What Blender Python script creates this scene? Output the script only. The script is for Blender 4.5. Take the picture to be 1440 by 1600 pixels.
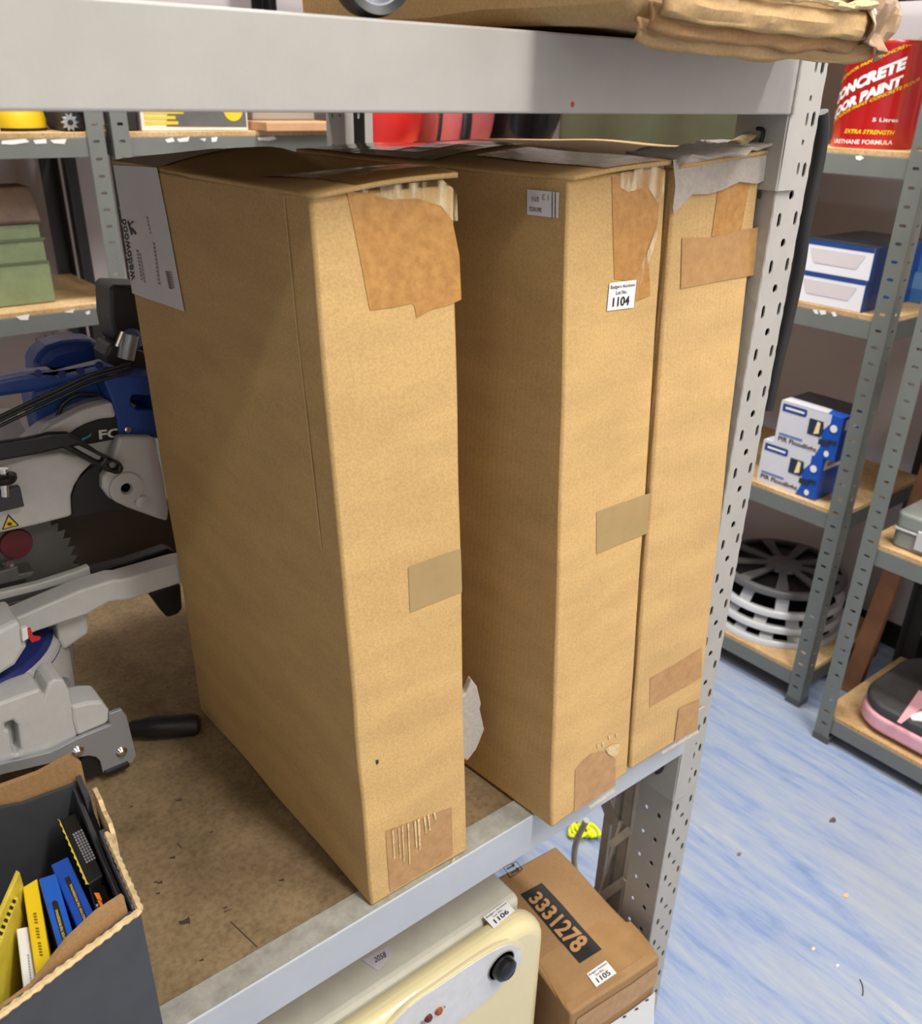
import bpy, bmesh, math, random
import numpy as np
from mathutils import Vector, Matrix, noise

for _o in list(bpy.data.objects):
    bpy.data.objects.remove(_o, do_unlink=True)
S = bpy.context.scene
COL = S.collection
random.seed(7)

# ------------------------------------------------------------------ camera
CAM = np.array([-0.9468, -0.5808, 1.5205])
YAW, PITCH, ROLL, FPX, CY = -0.6872, -0.4657, 0.0238, 1389.6, 838.3


def cam_axes():
    f = np.array([-math.sin(YAW) * math.cos(PITCH), math.cos(YAW) * math.cos(PITCH), math.sin(PITCH)])
    r = np.array([math.cos(YAW), math.sin(YAW), 0.0])
    u = np.cross(r, f)
    c, s = math.cos(ROLL), math.sin(ROLL)
    return np.array([c * r + s * u, -s * r + c * u, f])


AX = cam_axes()
cd = bpy.data.cameras.new('camera')
cam = bpy.data.objects.new('camera', cd)
COL.objects.link(cam)
cd.sensor_fit = 'VERTICAL'
cd.sensor_height = 36.0
cd.sensor_width = 36.0
cd.lens = FPX / 1600 * 36.0
cd.shift_y = (CY - 800) / 1600.0
cd.clip_start = 0.02
cd.dof.use_dof = True
cd.dof.focus_distance = 0.95
cd.dof.aperture_fstop = 9.0
cam.matrix_world = Matrix((
    (AX[0][0], AX[1][0], -AX[2][0], CAM[0]),
    (AX[0][1], AX[1][1], -AX[2][1], CAM[1]),
    (AX[0][2], AX[1][2], -AX[2][2], CAM[2]),
    (0, 0, 0, 1)))
S.camera = cam

# ------------------------------------------------------------------ light, world, exposure
W = bpy.data.worlds.new('world')
S.world = W
W.use_nodes = True
W.node_tree.nodes['Background'].inputs[0].default_value = (0.9, 0.95, 1.0, 1)
W.node_tree.nodes['Background'].inputs[1].default_value = 0.05
S.view_settings.view_transform = 'Standard'
S.view_settings.look = 'None'
S.view_settings.exposure = 0.0
S.view_settings.gamma = 1.0
S.view_settings.use_curve_mapping = False
CEIL = 3.2
# fluorescent battens under the ceiling: centre, length along, power
LAMPS = [((-0.25, -1.55), 'Y', 69.0), ((-2.9, -1.3), 'X', 13.0), ((0.50, -0.85), 'Y', 33.0),
         ((-0.7, 1.33), 'X', 34.0), ((0.55, 0.95), 'Y', 48.0)]
for (lx, ly), ax, pw in LAMPS:
    ld = bpy.data.lights.new('batten_light', 'AREA')
    ld.shape = 'RECTANGLE'
    ld.size = 1.5
    ld.size_y = 0.14
    ld.energy = pw
    ld.color = (1.0, 0.975, 0.92)
    lo = bpy.data.objects.new('batten_light', ld)
    COL.objects.link(lo)
    lo.location = (lx, ly, CEIL - 0.085)
    lo.rotation_euler = (0, 0, 0 if ax == 'X' else math.pi / 2)


# ------------------------------------------------------------------ pixel to place helpers
def ray(x, y):
    return np.array([(x - 720) / FPX, -(y - CY) / FPX, 1.0]) @ AX


def at_x(p, X):
    d = ray(*p)
    return Vector(CAM + d * ((X - CAM[0]) / d[0]))


def at_y(p, Y):
    d = ray(*p)
    return Vector(CAM + d * ((Y - CAM[1]) / d[1]))


def at_z(p, Z):
    d = ray(*p)
    return Vector(CAM + d * ((Z - CAM[2]) / d[2]))


def pix(P):
    q = AX @ (np.array(P) - CAM)
    return np.array([720 + FPX * q[0] / q[2], CY - FPX * q[1] / q[2]])


# ------------------------------------------------------------------ materials
def lin(c):
    return tuple((v / 12.92 if v <= 0.04045 else ((v + 0.055) / 1.055) ** 2.4) for v in [k / 255 for k in c])


MATS = {}


def mat(name, rgb, rough=0.5, metal=0.0, var=0.0, scale=30.0, rgb2=None, bump=0.0, bscale=200.0, spec=0.5,
        alpha=1.0, trans=0.0, emit=0.0, coat=0.0):
    if name in MATS:
        return MATS[name]
    m = bpy.data.materials.new(name)
    m.use_nodes = True
    nt = m.node_tree
    b = nt.nodes['Principled BSDF']
    c = lin(rgb)
    b.inputs['Base Color'].default_value = (*c, 1)
    b.inputs['Roughness'].default_value = rough
    b.inputs['Metallic'].default_value = metal
    b.inputs['Specular IOR Level'].default_value = spec
    b.inputs['Alpha'].default_value = alpha
    b.inputs['Transmission Weight'].default_value = trans
    b.inputs['Coat Weight'].default_value = coat
    tc = None
    if var > 0 or rgb2:
        tc = nt.nodes.new('ShaderNodeTexCoord')
        n = nt.nodes.new('ShaderNodeTexNoise')
        n.inputs['Scale'].default_value = scale
        n.inputs['Detail'].default_value = 6
        n.inputs['Roughness'].default_value = 0.65
        nt.links.new(tc.outputs['Object'], n.inputs['Vector'])
        r = nt.nodes.new('ShaderNodeValToRGB')
        r.color_ramp.elements[0].position = 0.32
        r.color_ramp.elements[1].position = 0.68
        c2 = lin(rgb2) if rgb2 else tuple(min(1, v * (1 + var)) for v in c)
        c1 = c if rgb2 else tuple(v * (1 - var) for v in c)
        r.color_ramp.elements[0].color = (*c1, 1)
        r.color_ramp.elements[1].color = (*c2, 1)
        nt.links.new(n.outputs['Fac'], r.inputs['Fac'])
        nt.links.new(r.outputs['Color'], b.inputs['Base Color'])
    if bump > 0:
        tc = tc or nt.nodes.new('ShaderNodeTexCoord')
        n2 = nt.nodes.new('ShaderNodeTexNoise')
        n2.inputs['Scale'].default_value = bscale
        n2.inputs['Detail'].default_value = 3
        nt.links.new(tc.outputs['Object'], n2.inputs['Vector'])
        bp = nt.nodes.new('ShaderNodeBump')
        bp.inputs['Strength'].default_value = bump
        bp.inputs['Distance'].default_value = 0.002
        nt.links.new(n2.outputs['Fac'], bp.inputs['Height'])
        nt.links.new(bp.outputs['Normal'], b.inputs['Normal'])
    MATS[name] = m
    return m


def cardboard(name, rgb, stripe=0.12, mott=0.10):
    """kraft board: fibre mottle, faint flute lines running upright"""
    m = bpy.data.materials.new(name)
    m.use_nodes = True
    nt = m.node_tree
    L = nt.links
    b = nt.nodes['Principled BSDF']
    b.inputs['Roughness'].default_value = 0.72
    b.inputs['Specular IOR Level'].default_value = 0.25
    tc = nt.nodes.new('ShaderNodeTexCoord')
    sep = nt.nodes.new('ShaderNodeSeparateXYZ')
    L.new(tc.outputs['Object'], sep.inputs[0])
    add = nt.nodes.new('ShaderNodeMath')
    L.new(sep.outputs[0], add.inputs[0])
    L.new(sep.outputs[1], add.inputs[1])
    mul = nt.nodes.new('ShaderNodeMath')
    mul.operation = 'MULTIPLY'
    mul.inputs[1].default_value = 2 * math.pi / 0.0065
    L.new(add.outputs[0], mul.inputs[0])
    sn = nt.nodes.new('ShaderNodeMath')
    sn.operation = 'SINE'
    L.new(mul.outputs[0], sn.inputs[0])
    big = nt.nodes.new('ShaderNodeTexNoise')
    big.inputs['Scale'].default_value = 9
    big.inputs['Detail'].default_value = 5
    mp = nt.nodes.new('ShaderNodeMapping')
    mp.inputs['Scale'].default_value = (1, 1, 3.5)
    L.new(tc.outputs['Object'], mp.inputs[0])
    L.new(mp.outputs[0], big.inputs['Vector'])
    fine = nt.nodes.new('ShaderNodeTexNoise')
    fine.inputs['Scale'].default_value = 420
    fine.inputs['Detail'].default_value = 3
    L.new(tc.outputs['Object'], fine.inputs['Vector'])
    c = lin(rgb)
    r = nt.nodes.new('ShaderNodeValToRGB')
    r.color_ramp.elements[0].position = 0.3
    r.color_ramp.elements[1].position = 0.7
    r.color_ramp.elements[0].color = (*[v * (1 - mott) for v in c], 1)
    r.color_ramp.elements[1].color = (*[v * (1 + mott * 0.7) for v in c], 1)
    L.new(big.outputs['Fac'], r.inputs['Fac'])
    mx = nt.nodes.new('ShaderNodeMix')
    mx.data_type = 'RGBA'
    mx.blend_type = 'MULTIPLY'
    mx.inputs['Factor'].default_value = 1.0
    L.new(r.outputs['Color'], mx.inputs['A'])
    r2 = nt.nodes.new('ShaderNodeValToRGB')
    r2.color_ramp.elements[0].position = 0.35
    r2.color_ramp.elements[1].position = 0.62
    r2.color_ramp.elements[0].color = (0.86, 0.85, 0.83, 1)
    r2.color_ramp.elements[1].color = (1.0, 1.0, 1.0, 1)
    L.new(fine.outputs['Fac'], r2.inputs['Fac'])
    L.new(r2.outputs['Color'], mx.inputs['B'])
    L.new(mx.outputs['Result'], b.inputs['Base Color'])
    comb = nt.nodes.new('ShaderNodeMath')
    comb.operation = 'MULTIPLY_ADD'
    L.new(sn.outputs[0], comb.inputs[0])
    comb.inputs[1].default_value = 0.25
    L.new(big.outputs['Fac'], comb.inputs[2])
    bp = nt.nodes.new('ShaderNodeBump')
    bp.inputs['Strength'].default_value = stripe
    bp.inputs['Distance'].default_value = 0.0025
    L.new(comb.outputs[0], bp.inputs['Height'])
    L.new(bp.outputs['Normal'], b.inputs['Normal'])
    MATS[name] = m
    return m


def chipboard(name, rgb, dark, scale=6.0):
    """pressed wood board with grain flecks, dark stains and wear"""
    m = bpy.data.materials.new(name)
    m.use_nodes = True
    nt = m.node_tree
    L = nt.links
    b = nt.nodes['Principled BSDF']
    b.inputs['Roughness'].default_value = 0.75
    b.inputs['Specular IOR Level'].default_value = 0.2
    tc = nt.nodes.new('ShaderNodeTexCoord')
    n1 = nt.nodes.new('ShaderNodeTexNoise')
    n1.inputs['Scale'].default_value = scale
    n1.inputs['Detail'].default_value = 8
    n1.inputs['Roughness'].default_value = 0.6
    L.new(tc.outputs['Object'], n1.inputs['Vector'])
    r1 = nt.nodes.new('ShaderNodeValToRGB')
    r1.color_ramp.elements[0].position = 0.38
    r1.color_ramp.elements[1].position = 0.6
    r1.color_ramp.elements[0].color = (*lin(dark), 1)
    r1.color_ramp.elements[1].color = (*lin(rgb), 1)
    L.new(n1.outputs['Fac'], r1.inputs['Fac'])
    n2 = nt.nodes.new('ShaderNodeTexNoise')
    n2.inputs['Scale'].default_value = 180
    n2.inputs['Detail'].default_value = 4
    L.new(tc.outputs['Object'], n2.inputs['Vector'])
    r2 = nt.nodes.new('ShaderNodeValToRGB')
    r2.color_ramp.elements[0].position = 0.3
    r2.color_ramp.elements[1].position = 0.6
    r2.color_ramp.elements[0].color = (0.72, 0.7, 0.68, 1)
    r2.color_ramp.elements[1].color = (1, 1, 1, 1)
    L.new(n2.outputs['Fac'], r2.inputs['Fac'])
    mx = nt.nodes.new('ShaderNodeMix')
    mx.data_type = 'RGBA'
    mx.blend_type = 'MULTIPLY'
    mx.inputs['Factor'].default_value = 1.0
    L.new(r1.outputs['Color'], mx.inputs['A'])
    L.new(r2.outputs['Color'], mx.inputs['B'])
    L.new(mx.outputs['Result'], b.inputs['Base Color'])
    MATS[name] = m
    return m


def vinyl(name):
    """pale blue sheet vinyl with long marbled streaks running one way"""
    m = bpy.data.materials.new(name)
    m.use_nodes = True
    nt = m.node_tree
    L = nt.links
    b = nt.nodes['Principled BSDF']
    b.inputs['Roughness'].default_value = 0.42
    b.inputs['Specular IOR Level'].default_value = 0.4
    tc = nt.nodes.new('ShaderNodeTexCoord')
    mp = nt.nodes.new('ShaderNodeMapping')
    mp.inputs['Rotation'].default_value = (0, 0, math.radians(12))
    mp.inputs['Scale'].default_value = (20, 2.6, 1)
    L.new(tc.outputs['Object'], mp.inputs[0])
    n = nt.nodes.new('ShaderNodeTexNoise')
    n.inputs['Scale'].default_value = 1.6
    n.inputs['Detail'].default_value = 9
    n.inputs['Roughness'].default_value = 0.72
    n.inputs['Distortion'].default_value = 0.4
    L.new(mp.outputs[0], n.inputs['Vector'])
    r = nt.nodes.new('ShaderNodeValToRGB')
    e = r.color_ramp.elements
    e[0].position = 0.26
    e[0].color = (*lin((110, 128, 164)), 1)
    e[1].position = 0.8
    e[1].color = (*lin((192, 197, 204)), 1)
    for p, c in ((0.38, (124, 143, 182)), (0.46, (140, 155, 186)), (0.55, (151, 163, 184)), (0.66, (164, 172, 185))):
        k = e.new(p)
        k.color = (*lin(c), 1)
    L.new(n.outputs['Fac'], r.inputs['Fac'])
    n3 = nt.nodes.new('ShaderNodeTexNoise')
    n3.inputs['Scale'].default_value = 2.2
    n3.inputs['Detail'].default_value = 5
    L.new(tc.outputs['Object'], n3.inputs['Vector'])
    r3 = nt.nodes.new('ShaderNodeValToRGB')
    r3.color_ramp.elements[0].position = 0.52
    r3.color_ramp.elements[1].position = 0.72
    r3.color_ramp.elements[0].color = (0, 0, 0, 1)
    r3.color_ramp.elements[1].color = (0.6, 0.6, 0.6, 1)
    L.new(n3.outputs['Fac'], r3.inputs['Fac'])
    mx = nt.nodes.new('ShaderNodeMix')
    mx.data_type = 'RGBA'
    L.new(r3.outputs['Color'], mx.inputs['Factor'])
    L.new(r.outputs['Color'], mx.inputs['A'])
    mx.inputs['B'].default_value = (*lin((160, 164, 172)), 1)
    L.new(mx.outputs['Result'], b.inputs['Base Color'])
    MATS[name] = m
    return m


def film(name, rgb, alpha, rough=0.12):
    return mat(name, rgb, rough=rough, alpha=alpha, spec=0.9, bump=0.6, bscale=60)


KRAFT = cardboard('kraft_board', (203, 167, 112), stripe=0.05)
KRAFT2 = cardboard('kraft_board_ribbed', (202, 166, 113), stripe=0.22)
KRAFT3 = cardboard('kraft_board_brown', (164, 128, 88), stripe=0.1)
KRAFTU = cardboard('kraft_board_upper', (188, 156, 112), stripe=0.06)
KRAFTE = mat('torn_board_edge', (206, 180, 136), 0.85, var=0.25, scale=160, bump=0.5, bscale=300)
TAPE = mat('brown_tape', (164, 114, 54), 0.34, rgb2=(192, 142, 76), scale=110, bump=0.25, bscale=140)
TAPE2 = mat('tan_tape', (164, 122, 72), 0.3, rgb2=(184, 142, 90), scale=80, bump=0.2, bscale=90)
TAPEG = mat('olive_tape', (164, 138, 92), 0.28, var=0.06, scale=30, bump=0.1, bscale=60)
TAPET = mat('top_tape', (170, 122, 62), 0.22, var=0.15, scale=40, bump=0.3, bscale=70)
FILM = film('clear_film', (236, 226, 206), 0.30)
def streaky(name, rgb, rough=0.14, lo=0.42, hi=0.62, amax=0.75, scl=(40, 40, 9)):
    m = mat(name, rgb, rough, spec=0.8, bump=0.7, bscale=90)
    nt = m.node_tree
    tc = nt.nodes.new('ShaderNodeTexCoord')
    mp = nt.nodes.new('ShaderNodeMapping')
    mp.inputs['Scale'].default_value = scl
    mp.inputs['Rotation'].default_value = (0.5, 0.5, 0)
    n = nt.nodes.new('ShaderNodeTexNoise')
    n.inputs['Scale'].default_value = 2.0
    n.inputs['Detail'].default_value = 6
    r = nt.nodes.new('ShaderNodeMapRange')
    r.inputs['From Min'].default_value = lo
    r.inputs['From Max'].default_value = hi
    r.inputs['To Min'].default_value = 0.05
    r.inputs['To Max'].default_value = amax
    nt.links.new(tc.outputs['Object'], mp.inputs[0])
    nt.links.new(mp.outputs[0], n.inputs['Vector'])
    nt.links.new(n.outputs['Fac'], r.inputs['Value'])
    nt.links.new(r.outputs[0], nt.nodes['Principled BSDF'].inputs['Alpha'])
    return m


FILMS = streaky('streaky_clear_tape', (236, 214, 172))
GLINT = mat('crumpled_film', (232, 208, 164), 0.15, var=0.2, scale=160, alpha=0.5, bump=0.8, bscale=140)
FOAM = mat('packing_foam', (182, 172, 163), 0.8, var=0.1, scale=160, bump=0.4, bscale=260, alpha=0.9)
WHITE = mat('white_paper', (232, 230, 230), 0.6, var=0.02, scale=20)
LABEL = mat('grey_white_label', (212, 208, 208), 0.55, var=0.03, scale=12)
INK = mat('black_ink', (28, 27, 28), 0.6)
INKG = mat('grey_ink', (140, 138, 140), 0.7)
RACK = mat('grey_rack_paint', (168, 165, 160), 0.42, var=0.05, scale=14, bump=0.05, bscale=300)
RACKB = mat('blue_grey_rack_paint', (176, 180, 188), 0.42, var=0.05, scale=10)
RACKD = mat('worn_rack_lip', (150, 148, 140), 0.6, var=0.25, scale=45)
RACKK = mat('dark_steel', (88, 86, 84), 0.5, var=0.1, scale=30)
POST = mat('grey_green_shelf_paint', (112, 116, 112), 0.45, var=0.05, scale=14)
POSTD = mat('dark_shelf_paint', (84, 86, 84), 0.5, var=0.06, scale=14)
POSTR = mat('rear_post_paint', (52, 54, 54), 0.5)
CHIP = chipboard('stained_shelf_board', (142, 121, 91), (114, 96, 71), 7)
CHIPL = chipboard('pale_shelf_board', (214, 182, 136), (186, 150, 106), 5)
VINYL = vinyl('blue_marbled_vinyl')
WALL = mat('painted_wall', (206, 200, 204), 0.7, var=0.04, scale=3)
CEILM = mat('ceiling_paint', (226, 222, 214), 0.8)
BLACK = mat('black_plastic', (26, 26, 28), 0.45)
BLACKG = mat('black_gloss', (14, 14, 16), 0.2)
DARK = mat('dark_grey_plastic', (54, 55, 58), 0.45, var=0.06, scale=40)
CHARC = mat('charcoal_board', (62, 63, 68), 0.6, var=0.1, scale=25)
BLUE = mat('blue_plastic', (34, 72, 150), 0.38, var=0.05, scale=20)
BLUEL = mat('pale_blue_plastic', (108, 124, 176), 0.4)
CAST = mat('cast_alloy', (196, 196, 194), 0.45, var=0.04, scale=60, bump=0.1, bscale=500)
GUARD = mat('grey_guard', (190, 190, 188), 0.35)
SILV = mat('silver_steel', (176, 180, 188), 0.35, metal=0.6)
CHROME = mat('chrome', (220, 220, 222), 0.15, metal=1.0)
NAVY = mat('navy_scale', (38, 50, 118), 0.4)
RED = mat('red_plastic', (196, 36, 30), 0.4)
DRED = mat('dark_red', (96, 24, 28), 0.5)
YEL = mat('yellow_card', (232, 196, 28), 0.45, var=0.04, scale=30)
YELD = mat('yellow_print', (206, 186, 62), 0.5, var=0.15, scale=60)
BLUEC = mat('blue_card', (32, 92, 190), 0.4, var=0.05, scale=40)
BLUED = mat('dark_blue_card', (30, 74, 168), 0.4, var=0.05, scale=40)
CREAM = mat('cream_enamel', (222, 208, 162), 0.32, var=0.03, scale=10, coat=0.3)
CREAMT = mat('shaded_cream_enamel', (196, 192, 178), 0.5, var=0.06, scale=25)  # cabinet cream greyed, with the shade under the shelf put into the colour
PANEL = mat('speckled_silver_panel', (206, 206, 208), 0.35, var=0.06, scale=60)
PINK = mat('pink_plastic', (226, 168, 178), 0.4)
RUBBER = mat('charcoal_rubber', (62, 60, 60), 0.6, var=0.15, scale=40)
TIN = mat('red_tin', (204, 30, 34), 0.25, var=0.03, scale=6, coat=0.5)
WOOD = mat('brown_plank', (150, 104, 72), 0.6, var=0.15, scale=14)
WOODL = mat('planed_board', (196, 150, 112), 0.6, var=0.1, scale=14)
ALU = mat('dull_aluminium', (226, 220, 210), 0.45, metal=0.0, var=0.1, scale=30)
ALUD = mat('grimy_aluminium', (176, 168, 158), 0.55, metal=0.0, var=0.15, scale=30)
HIVIS = mat('fluorescent_yellow', (226, 232, 40), 0.5)
REDC = mat('red_nylon', (206, 40, 34), 0.35, var=0.08, scale=10)
PINKC = mat('faded_red_nylon', (190, 92, 92), 0.5, var=0.1, scale=12)
BAGB = mat('black_bin_bag', (28, 28, 30), 0.22, bump=0.9, bscale=25)
OLIVE = mat('olive_cloth', (74, 74, 52), 0.6, var=0.1, scale=14)
GREEN = mat('chipped_green_enamel', (136, 150, 112), 0.5, rgb2=(118, 132, 96), scale=18)
RUST = mat('rusty_brown_lid', (112, 88, 70), 0.6, rgb2=(84, 62, 50), scale=14)
HUB = mat('silver_wheel_trim', (206, 208, 212), 0.32, metal=0.15)
HUBD = mat('dull_grey_wheel_trim', (98, 98, 100), 0.4, metal=0.2)
CASE = mat('grey_tool_case', (132, 136, 132), 0.5, var=0.05, scale=30)


# ------------------------------------------------------------------ object helpers
def thing(name, label, cat, loc=(0, 0, 0), group=None):
    o = bpy.data.objects.new(name, None)
    COL.objects.link(o)
    o.location = loc
    o.empty_display_size = 0.05
    o['label'] = label
    o['category'] = cat
    if group:
        o['group'] = group
    return o


def tag(o, label, cat, group=None):
    o['label'] = label
    o['category'] = cat
    if group:
        o['group'] = group
    return o


def link(name, me, m, parent=None, label=None):
    o = bpy.data.objects.new(name, me)
    COL.objects.link(o)
    if m is not None:
        me.materials.clear()
        me.materials.append(m)
    if parent is not None:
        o.parent = parent
        if parent.type == 'EMPTY':
            o.matrix_parent_inverse = Matrix.Translation(-Vector(parent.location))
    if label:
        o['label'] = label
    return o


def fin(name, bm, m, parent=None, bevel=0.0, seg=2, smooth=None, label=None, sub=0, solid=0.0, recalc=True):
    if recalc:
        bmesh.ops.recalc_face_normals(bm, faces=bm.faces[:])
    me = bpy.data.meshes.new(name)
    bm.to_mesh(me)
    bm.free()
    if smooth is not None:
        me.polygons.foreach_set('use_smooth', [True] * len(me.polygons))
        try:
            me.set_sharp_from_angle(angle=math.radians(smooth))
        except Exception:
            pass
    o = link(name, me, m, parent, label)
    if solid:
        md = o.modifiers.new('solid', 'SOLIDIFY')
        md.thickness = solid
        md.offset = 0
    if bevel:
        md = o.modifiers.new('bevel', 'BEVEL')
        md.width = bevel
        md.segments = seg
        md.limit_method = 'ANGLE'
        md.angle_limit = math.radians(40)
        md.use_clamp_overlap = True
    if sub:
        md = o.modifiers.new('sub', 'SUBSURF')
        md.levels = sub
        md.render_levels = sub
    return o


def structure(o):
    o['kind'] = 'structure'
    return o


def add_box(bm, a, b):
    x0, y0, z0 = [min(p, q) for p, q in zip(a, b)]
    x1, y1, z1 = [max(p, q) for p, q in zip(a, b)]
    v = [bm.verts.new(p) for p in ((x0, y0, z0), (x1, y0, z0), (x1, y1, z0), (x0, y1, z0),
                                   (x0, y0, z1), (x1, y0, z1), (x1, y1, z1), (x0, y1, z1))]
    for f in ((0, 3, 2, 1), (4, 5, 6, 7), (0, 1, 5, 4), (1, 2, 6, 5), (2, 3, 7, 6), (3, 0, 4, 7)):
        bm.faces.new([v[i] for i in f])
    return v


def box(name, a, b, m, parent=None, bevel=0.0, seg=2, label=None):
    bm = bmesh.new()
    add_box(bm, a, b)
    return fin(name, bm, m, parent, bevel, seg, label=label)


def add_poly(bm, loops):
    """filled planar polygon with holes; loops of 3D points"""
    es = []
    for lp in loops:
        vs = [bm.verts.new(p) for p in lp]
        for i in range(len(vs)):
            es.append(bm.edges.new((vs[i], vs[(i + 1) % len(vs)])))
    r = bmesh.ops.triangle_fill(bm, use_beauty=True, use_dissolve=False, edges=es)
    return [g for g in r['geom'] if isinstance(g, bmesh.types.BMFace)]


def add_prism(bm, pts, vec, holes=()):
    pts = [Vector(p) for p in pts]
    vec = Vector(vec)
    if not holes:
        a = [bm.verts.new(p) for p in pts]
        b = [bm.verts.new(p + vec) for p in pts]
        n = len(a)
        bm.faces.new(a[::-1])
        bm.faces.new(b)
        for i in range(n):
            bm.faces.new((a[i], a[(i + 1) % n], b[(i + 1) % n], b[i]))
        return
    fs = add_poly(bm, [pts] + [list(map(Vector, h)) for h in holes])
    r = bmesh.ops.extrude_face_region(bm, geom=fs)
    vs = [g for g in r['geom'] if isinstance(g, bmesh.types.BMVert)]
    bmesh.ops.translate(bm, verts=vs, vec=vec)
    bm.faces.ensure_lookup_table()


def prism(name, pts, vec, m, parent=None, bevel=0.0, seg=2, holes=(), label=None, smooth=None):
    bm = bmesh.new()
    add_prism(bm, pts, vec, holes)
    return fin(name, bm, m, parent, bevel, seg, label=label, smooth=smooth)


def yprism(name, px, Y, t, m, parent, bevel=0.0, seg=2, holes=(), label=None):
    """plate standing in the plane y = Y with thickness t running away from the aisle"""
    return prism(name, [at_y(p, Y) for p in px], (0, t, 0), m, parent, bevel, seg,
                 holes=[[at_y(p, Y) for p in h] for h in holes], label=label)


def frame(d):
    d = Vector(d).normalized()
    a = Vector((0, 0, 1)) if abs(d.z) < 0.9 else Vector((1, 0, 0))
    u = d.cross(a).normalized()
    return d, u, d.cross(u)


def add_tube(bm, pts, rad, n=10, caps=True):
    pts = [Vector(p) for p in pts]
    rings = []
    for i, p in enumerate(pts):
        d = pts[min(i + 1, len(pts) - 1)] - pts[max(i - 1, 0)]
        if i == 0:
            _, u, w = frame(d)
        else:
            dn = d.normalized()
            u = (u - dn * u.dot(dn)).normalized()
            w = dn.cross(u)
        r = rad[i] if isinstance(rad, (list, tuple)) else rad
        rings.append([bm.verts.new(p + (u * math.cos(2 * math.pi * k / n) + w * math.sin(2 * math.pi * k / n)) * r)
                      for k in range(n)])
    for a, b in zip(rings[:-1], rings[1:]):
        for k in range(n):
            bm.faces.new((a[k], a[(k + 1) % n], b[(k + 1) % n], b[k]))
    if caps:
        bm.faces.new(rings[0][::-1])
        bm.faces.new(rings[-1])


def tube(name, pts, rad, m, parent=None, n=10, label=None, smooth=40):
    bm = bmesh.new()
    add_tube(bm, pts, rad, n)
    return fin(name, bm, m, parent, smooth=smooth, label=label)


def smoothpath(pts, k=6):
    pts = [Vector(p) for p in pts]
    out = []
    for i in range(len(pts) - 1):
        p0, p1, p2, p3 = pts[max(i - 1, 0)], pts[i], pts[i + 1], pts[min(i + 2, len(pts) - 1)]
        for j in range(k):
            t = j / k
            out.append(0.5 * ((2 * p1) + (p2 - p0) * t + (2 * p0 - 5 * p1 + 4 * p2 - p3) * t * t
                              + (3 * p1 - p0 - 3 * p2 + p3) * t ** 3))
    out.append(pts[-1])
    return out


def add_lathe(bm, prof, base, axis=(0, 0, 1), n=32, close=True):
    """prof: (radius, height) pairs along axis from base"""
    d, u, w = frame(axis)
    base = Vector(base)
    rings = []
    for r, h in prof:
        if r < 1e-6:
            rings.append([bm.verts.new(base + d * h)])
        else:
            rings.append([bm.verts.new(base + d * h + (u * math.cos(2 * math.pi * k / n)
                                                       + w * math.sin(2 * math.pi * k / n)) * r) for k in range(n)])
    for a, b in zip(rings[:-1], rings[1:]):
        for k in range(n):
            k2 = (k + 1) % n
            if len(a) == 1 and len(b) == 1:
                continue
            if len(a) == 1:
                bm.faces.new((a[0], b[k2], b[k]))
            elif len(b) == 1:
                bm.faces.new((a[k], a[k2], b[0]))
            else:
                bm.faces.new((a[k], a[k2], b[k2], b[k]))
    if close:
        for rg in (rings[0], rings[-1]):
            if len(rg) > 1:
                bm.faces.new(rg)


def lathe(name, prof, base, m, parent=None, axis=(0, 0, 1), n=32, smooth=35, label=None):
    bm = bmesh.new()
    add_lathe(bm, prof, base, axis, n)
    return fin(name, bm, m, parent, smooth=smooth, label=label)


def add_plate(bm, T, cells, nh=10):
    """flat sheet in (a, b): cells = (a0, a1, b0, b1, hole) ; hole = None or (ca, cb, ra, rb, power)"""
    for a0, a1, b0, b1, h in cells:
        if h is None:
            bm.faces.new([bm.verts.new(T(*p)) for p in ((a0, b0), (a1, b0), (a1, b1), (a0, b1))])
            continue
        ca, cb, ra, rb, pw = h
        inn, out = [], []
        angs = [math.atan2(b - cb, a - ca) for a, b in ((a1, b1), (a0, b1), (a0, b0), (a1, b0))]
        ths = sorted([t % (2 * math.pi) for t in angs] + [2 * math.pi * k / nh for k in range(nh)])
        for t in ths:
            c, s = math.cos(t), math.sin(t)
            k = 1 / ((abs(c) ** pw + abs(s) ** pw) ** (1 / pw))
            inn.append(bm.verts.new(T(ca + ra * c * k, cb + rb * s * k)))
            ra_ = min(((a1 - ca) / c if c > 1e-9 else 1e9), ((a0 - ca) / c if c < -1e-9 else 1e9),
                      ((b1 - cb) / s if s > 1e-9 else 1e9), ((b0 - cb) / s if s < -1e-9 else 1e9))
            out.append(bm.verts.new(T(ca + c * ra_, cb + s * ra_)))
        n = len(ths)
        for i in range(n):
            j = (i + 1) % n
            bm.faces.new((inn[i], inn[j], out[j], out[i]))


# surfaces that prints, tapes and labels are laid on -----------------------------------------
class Face:
    """a surface f(u, v) seen from outside, u to the right and v upwards"""

    def __init__(self, fn, push):
        self.fn = fn
        self.push = push

    def __call__(self, u, v, off=0.0):
        return self.fn(u, v) + self.push(u, v) * off

    def uv(self, p, u=0.5, v=0.5):
        for _ in range(40):
            q = pix(self.fn(u, v))
            e = 1e-4
            ju = (pix(self.fn(u + e, v)) - q) / e
            jv = (pix(self.fn(u, v + e)) - q) / e
            J = np.array([ju, jv]).T
            d = np.linalg.solve(J, np.array(p) - q)
            m = max(abs(d))
            if m > 0.3:
                d *= 0.3 / m
            u += d[0]
            v += d[1]
            if m < 1e-6:
                break
        return u, v


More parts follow.
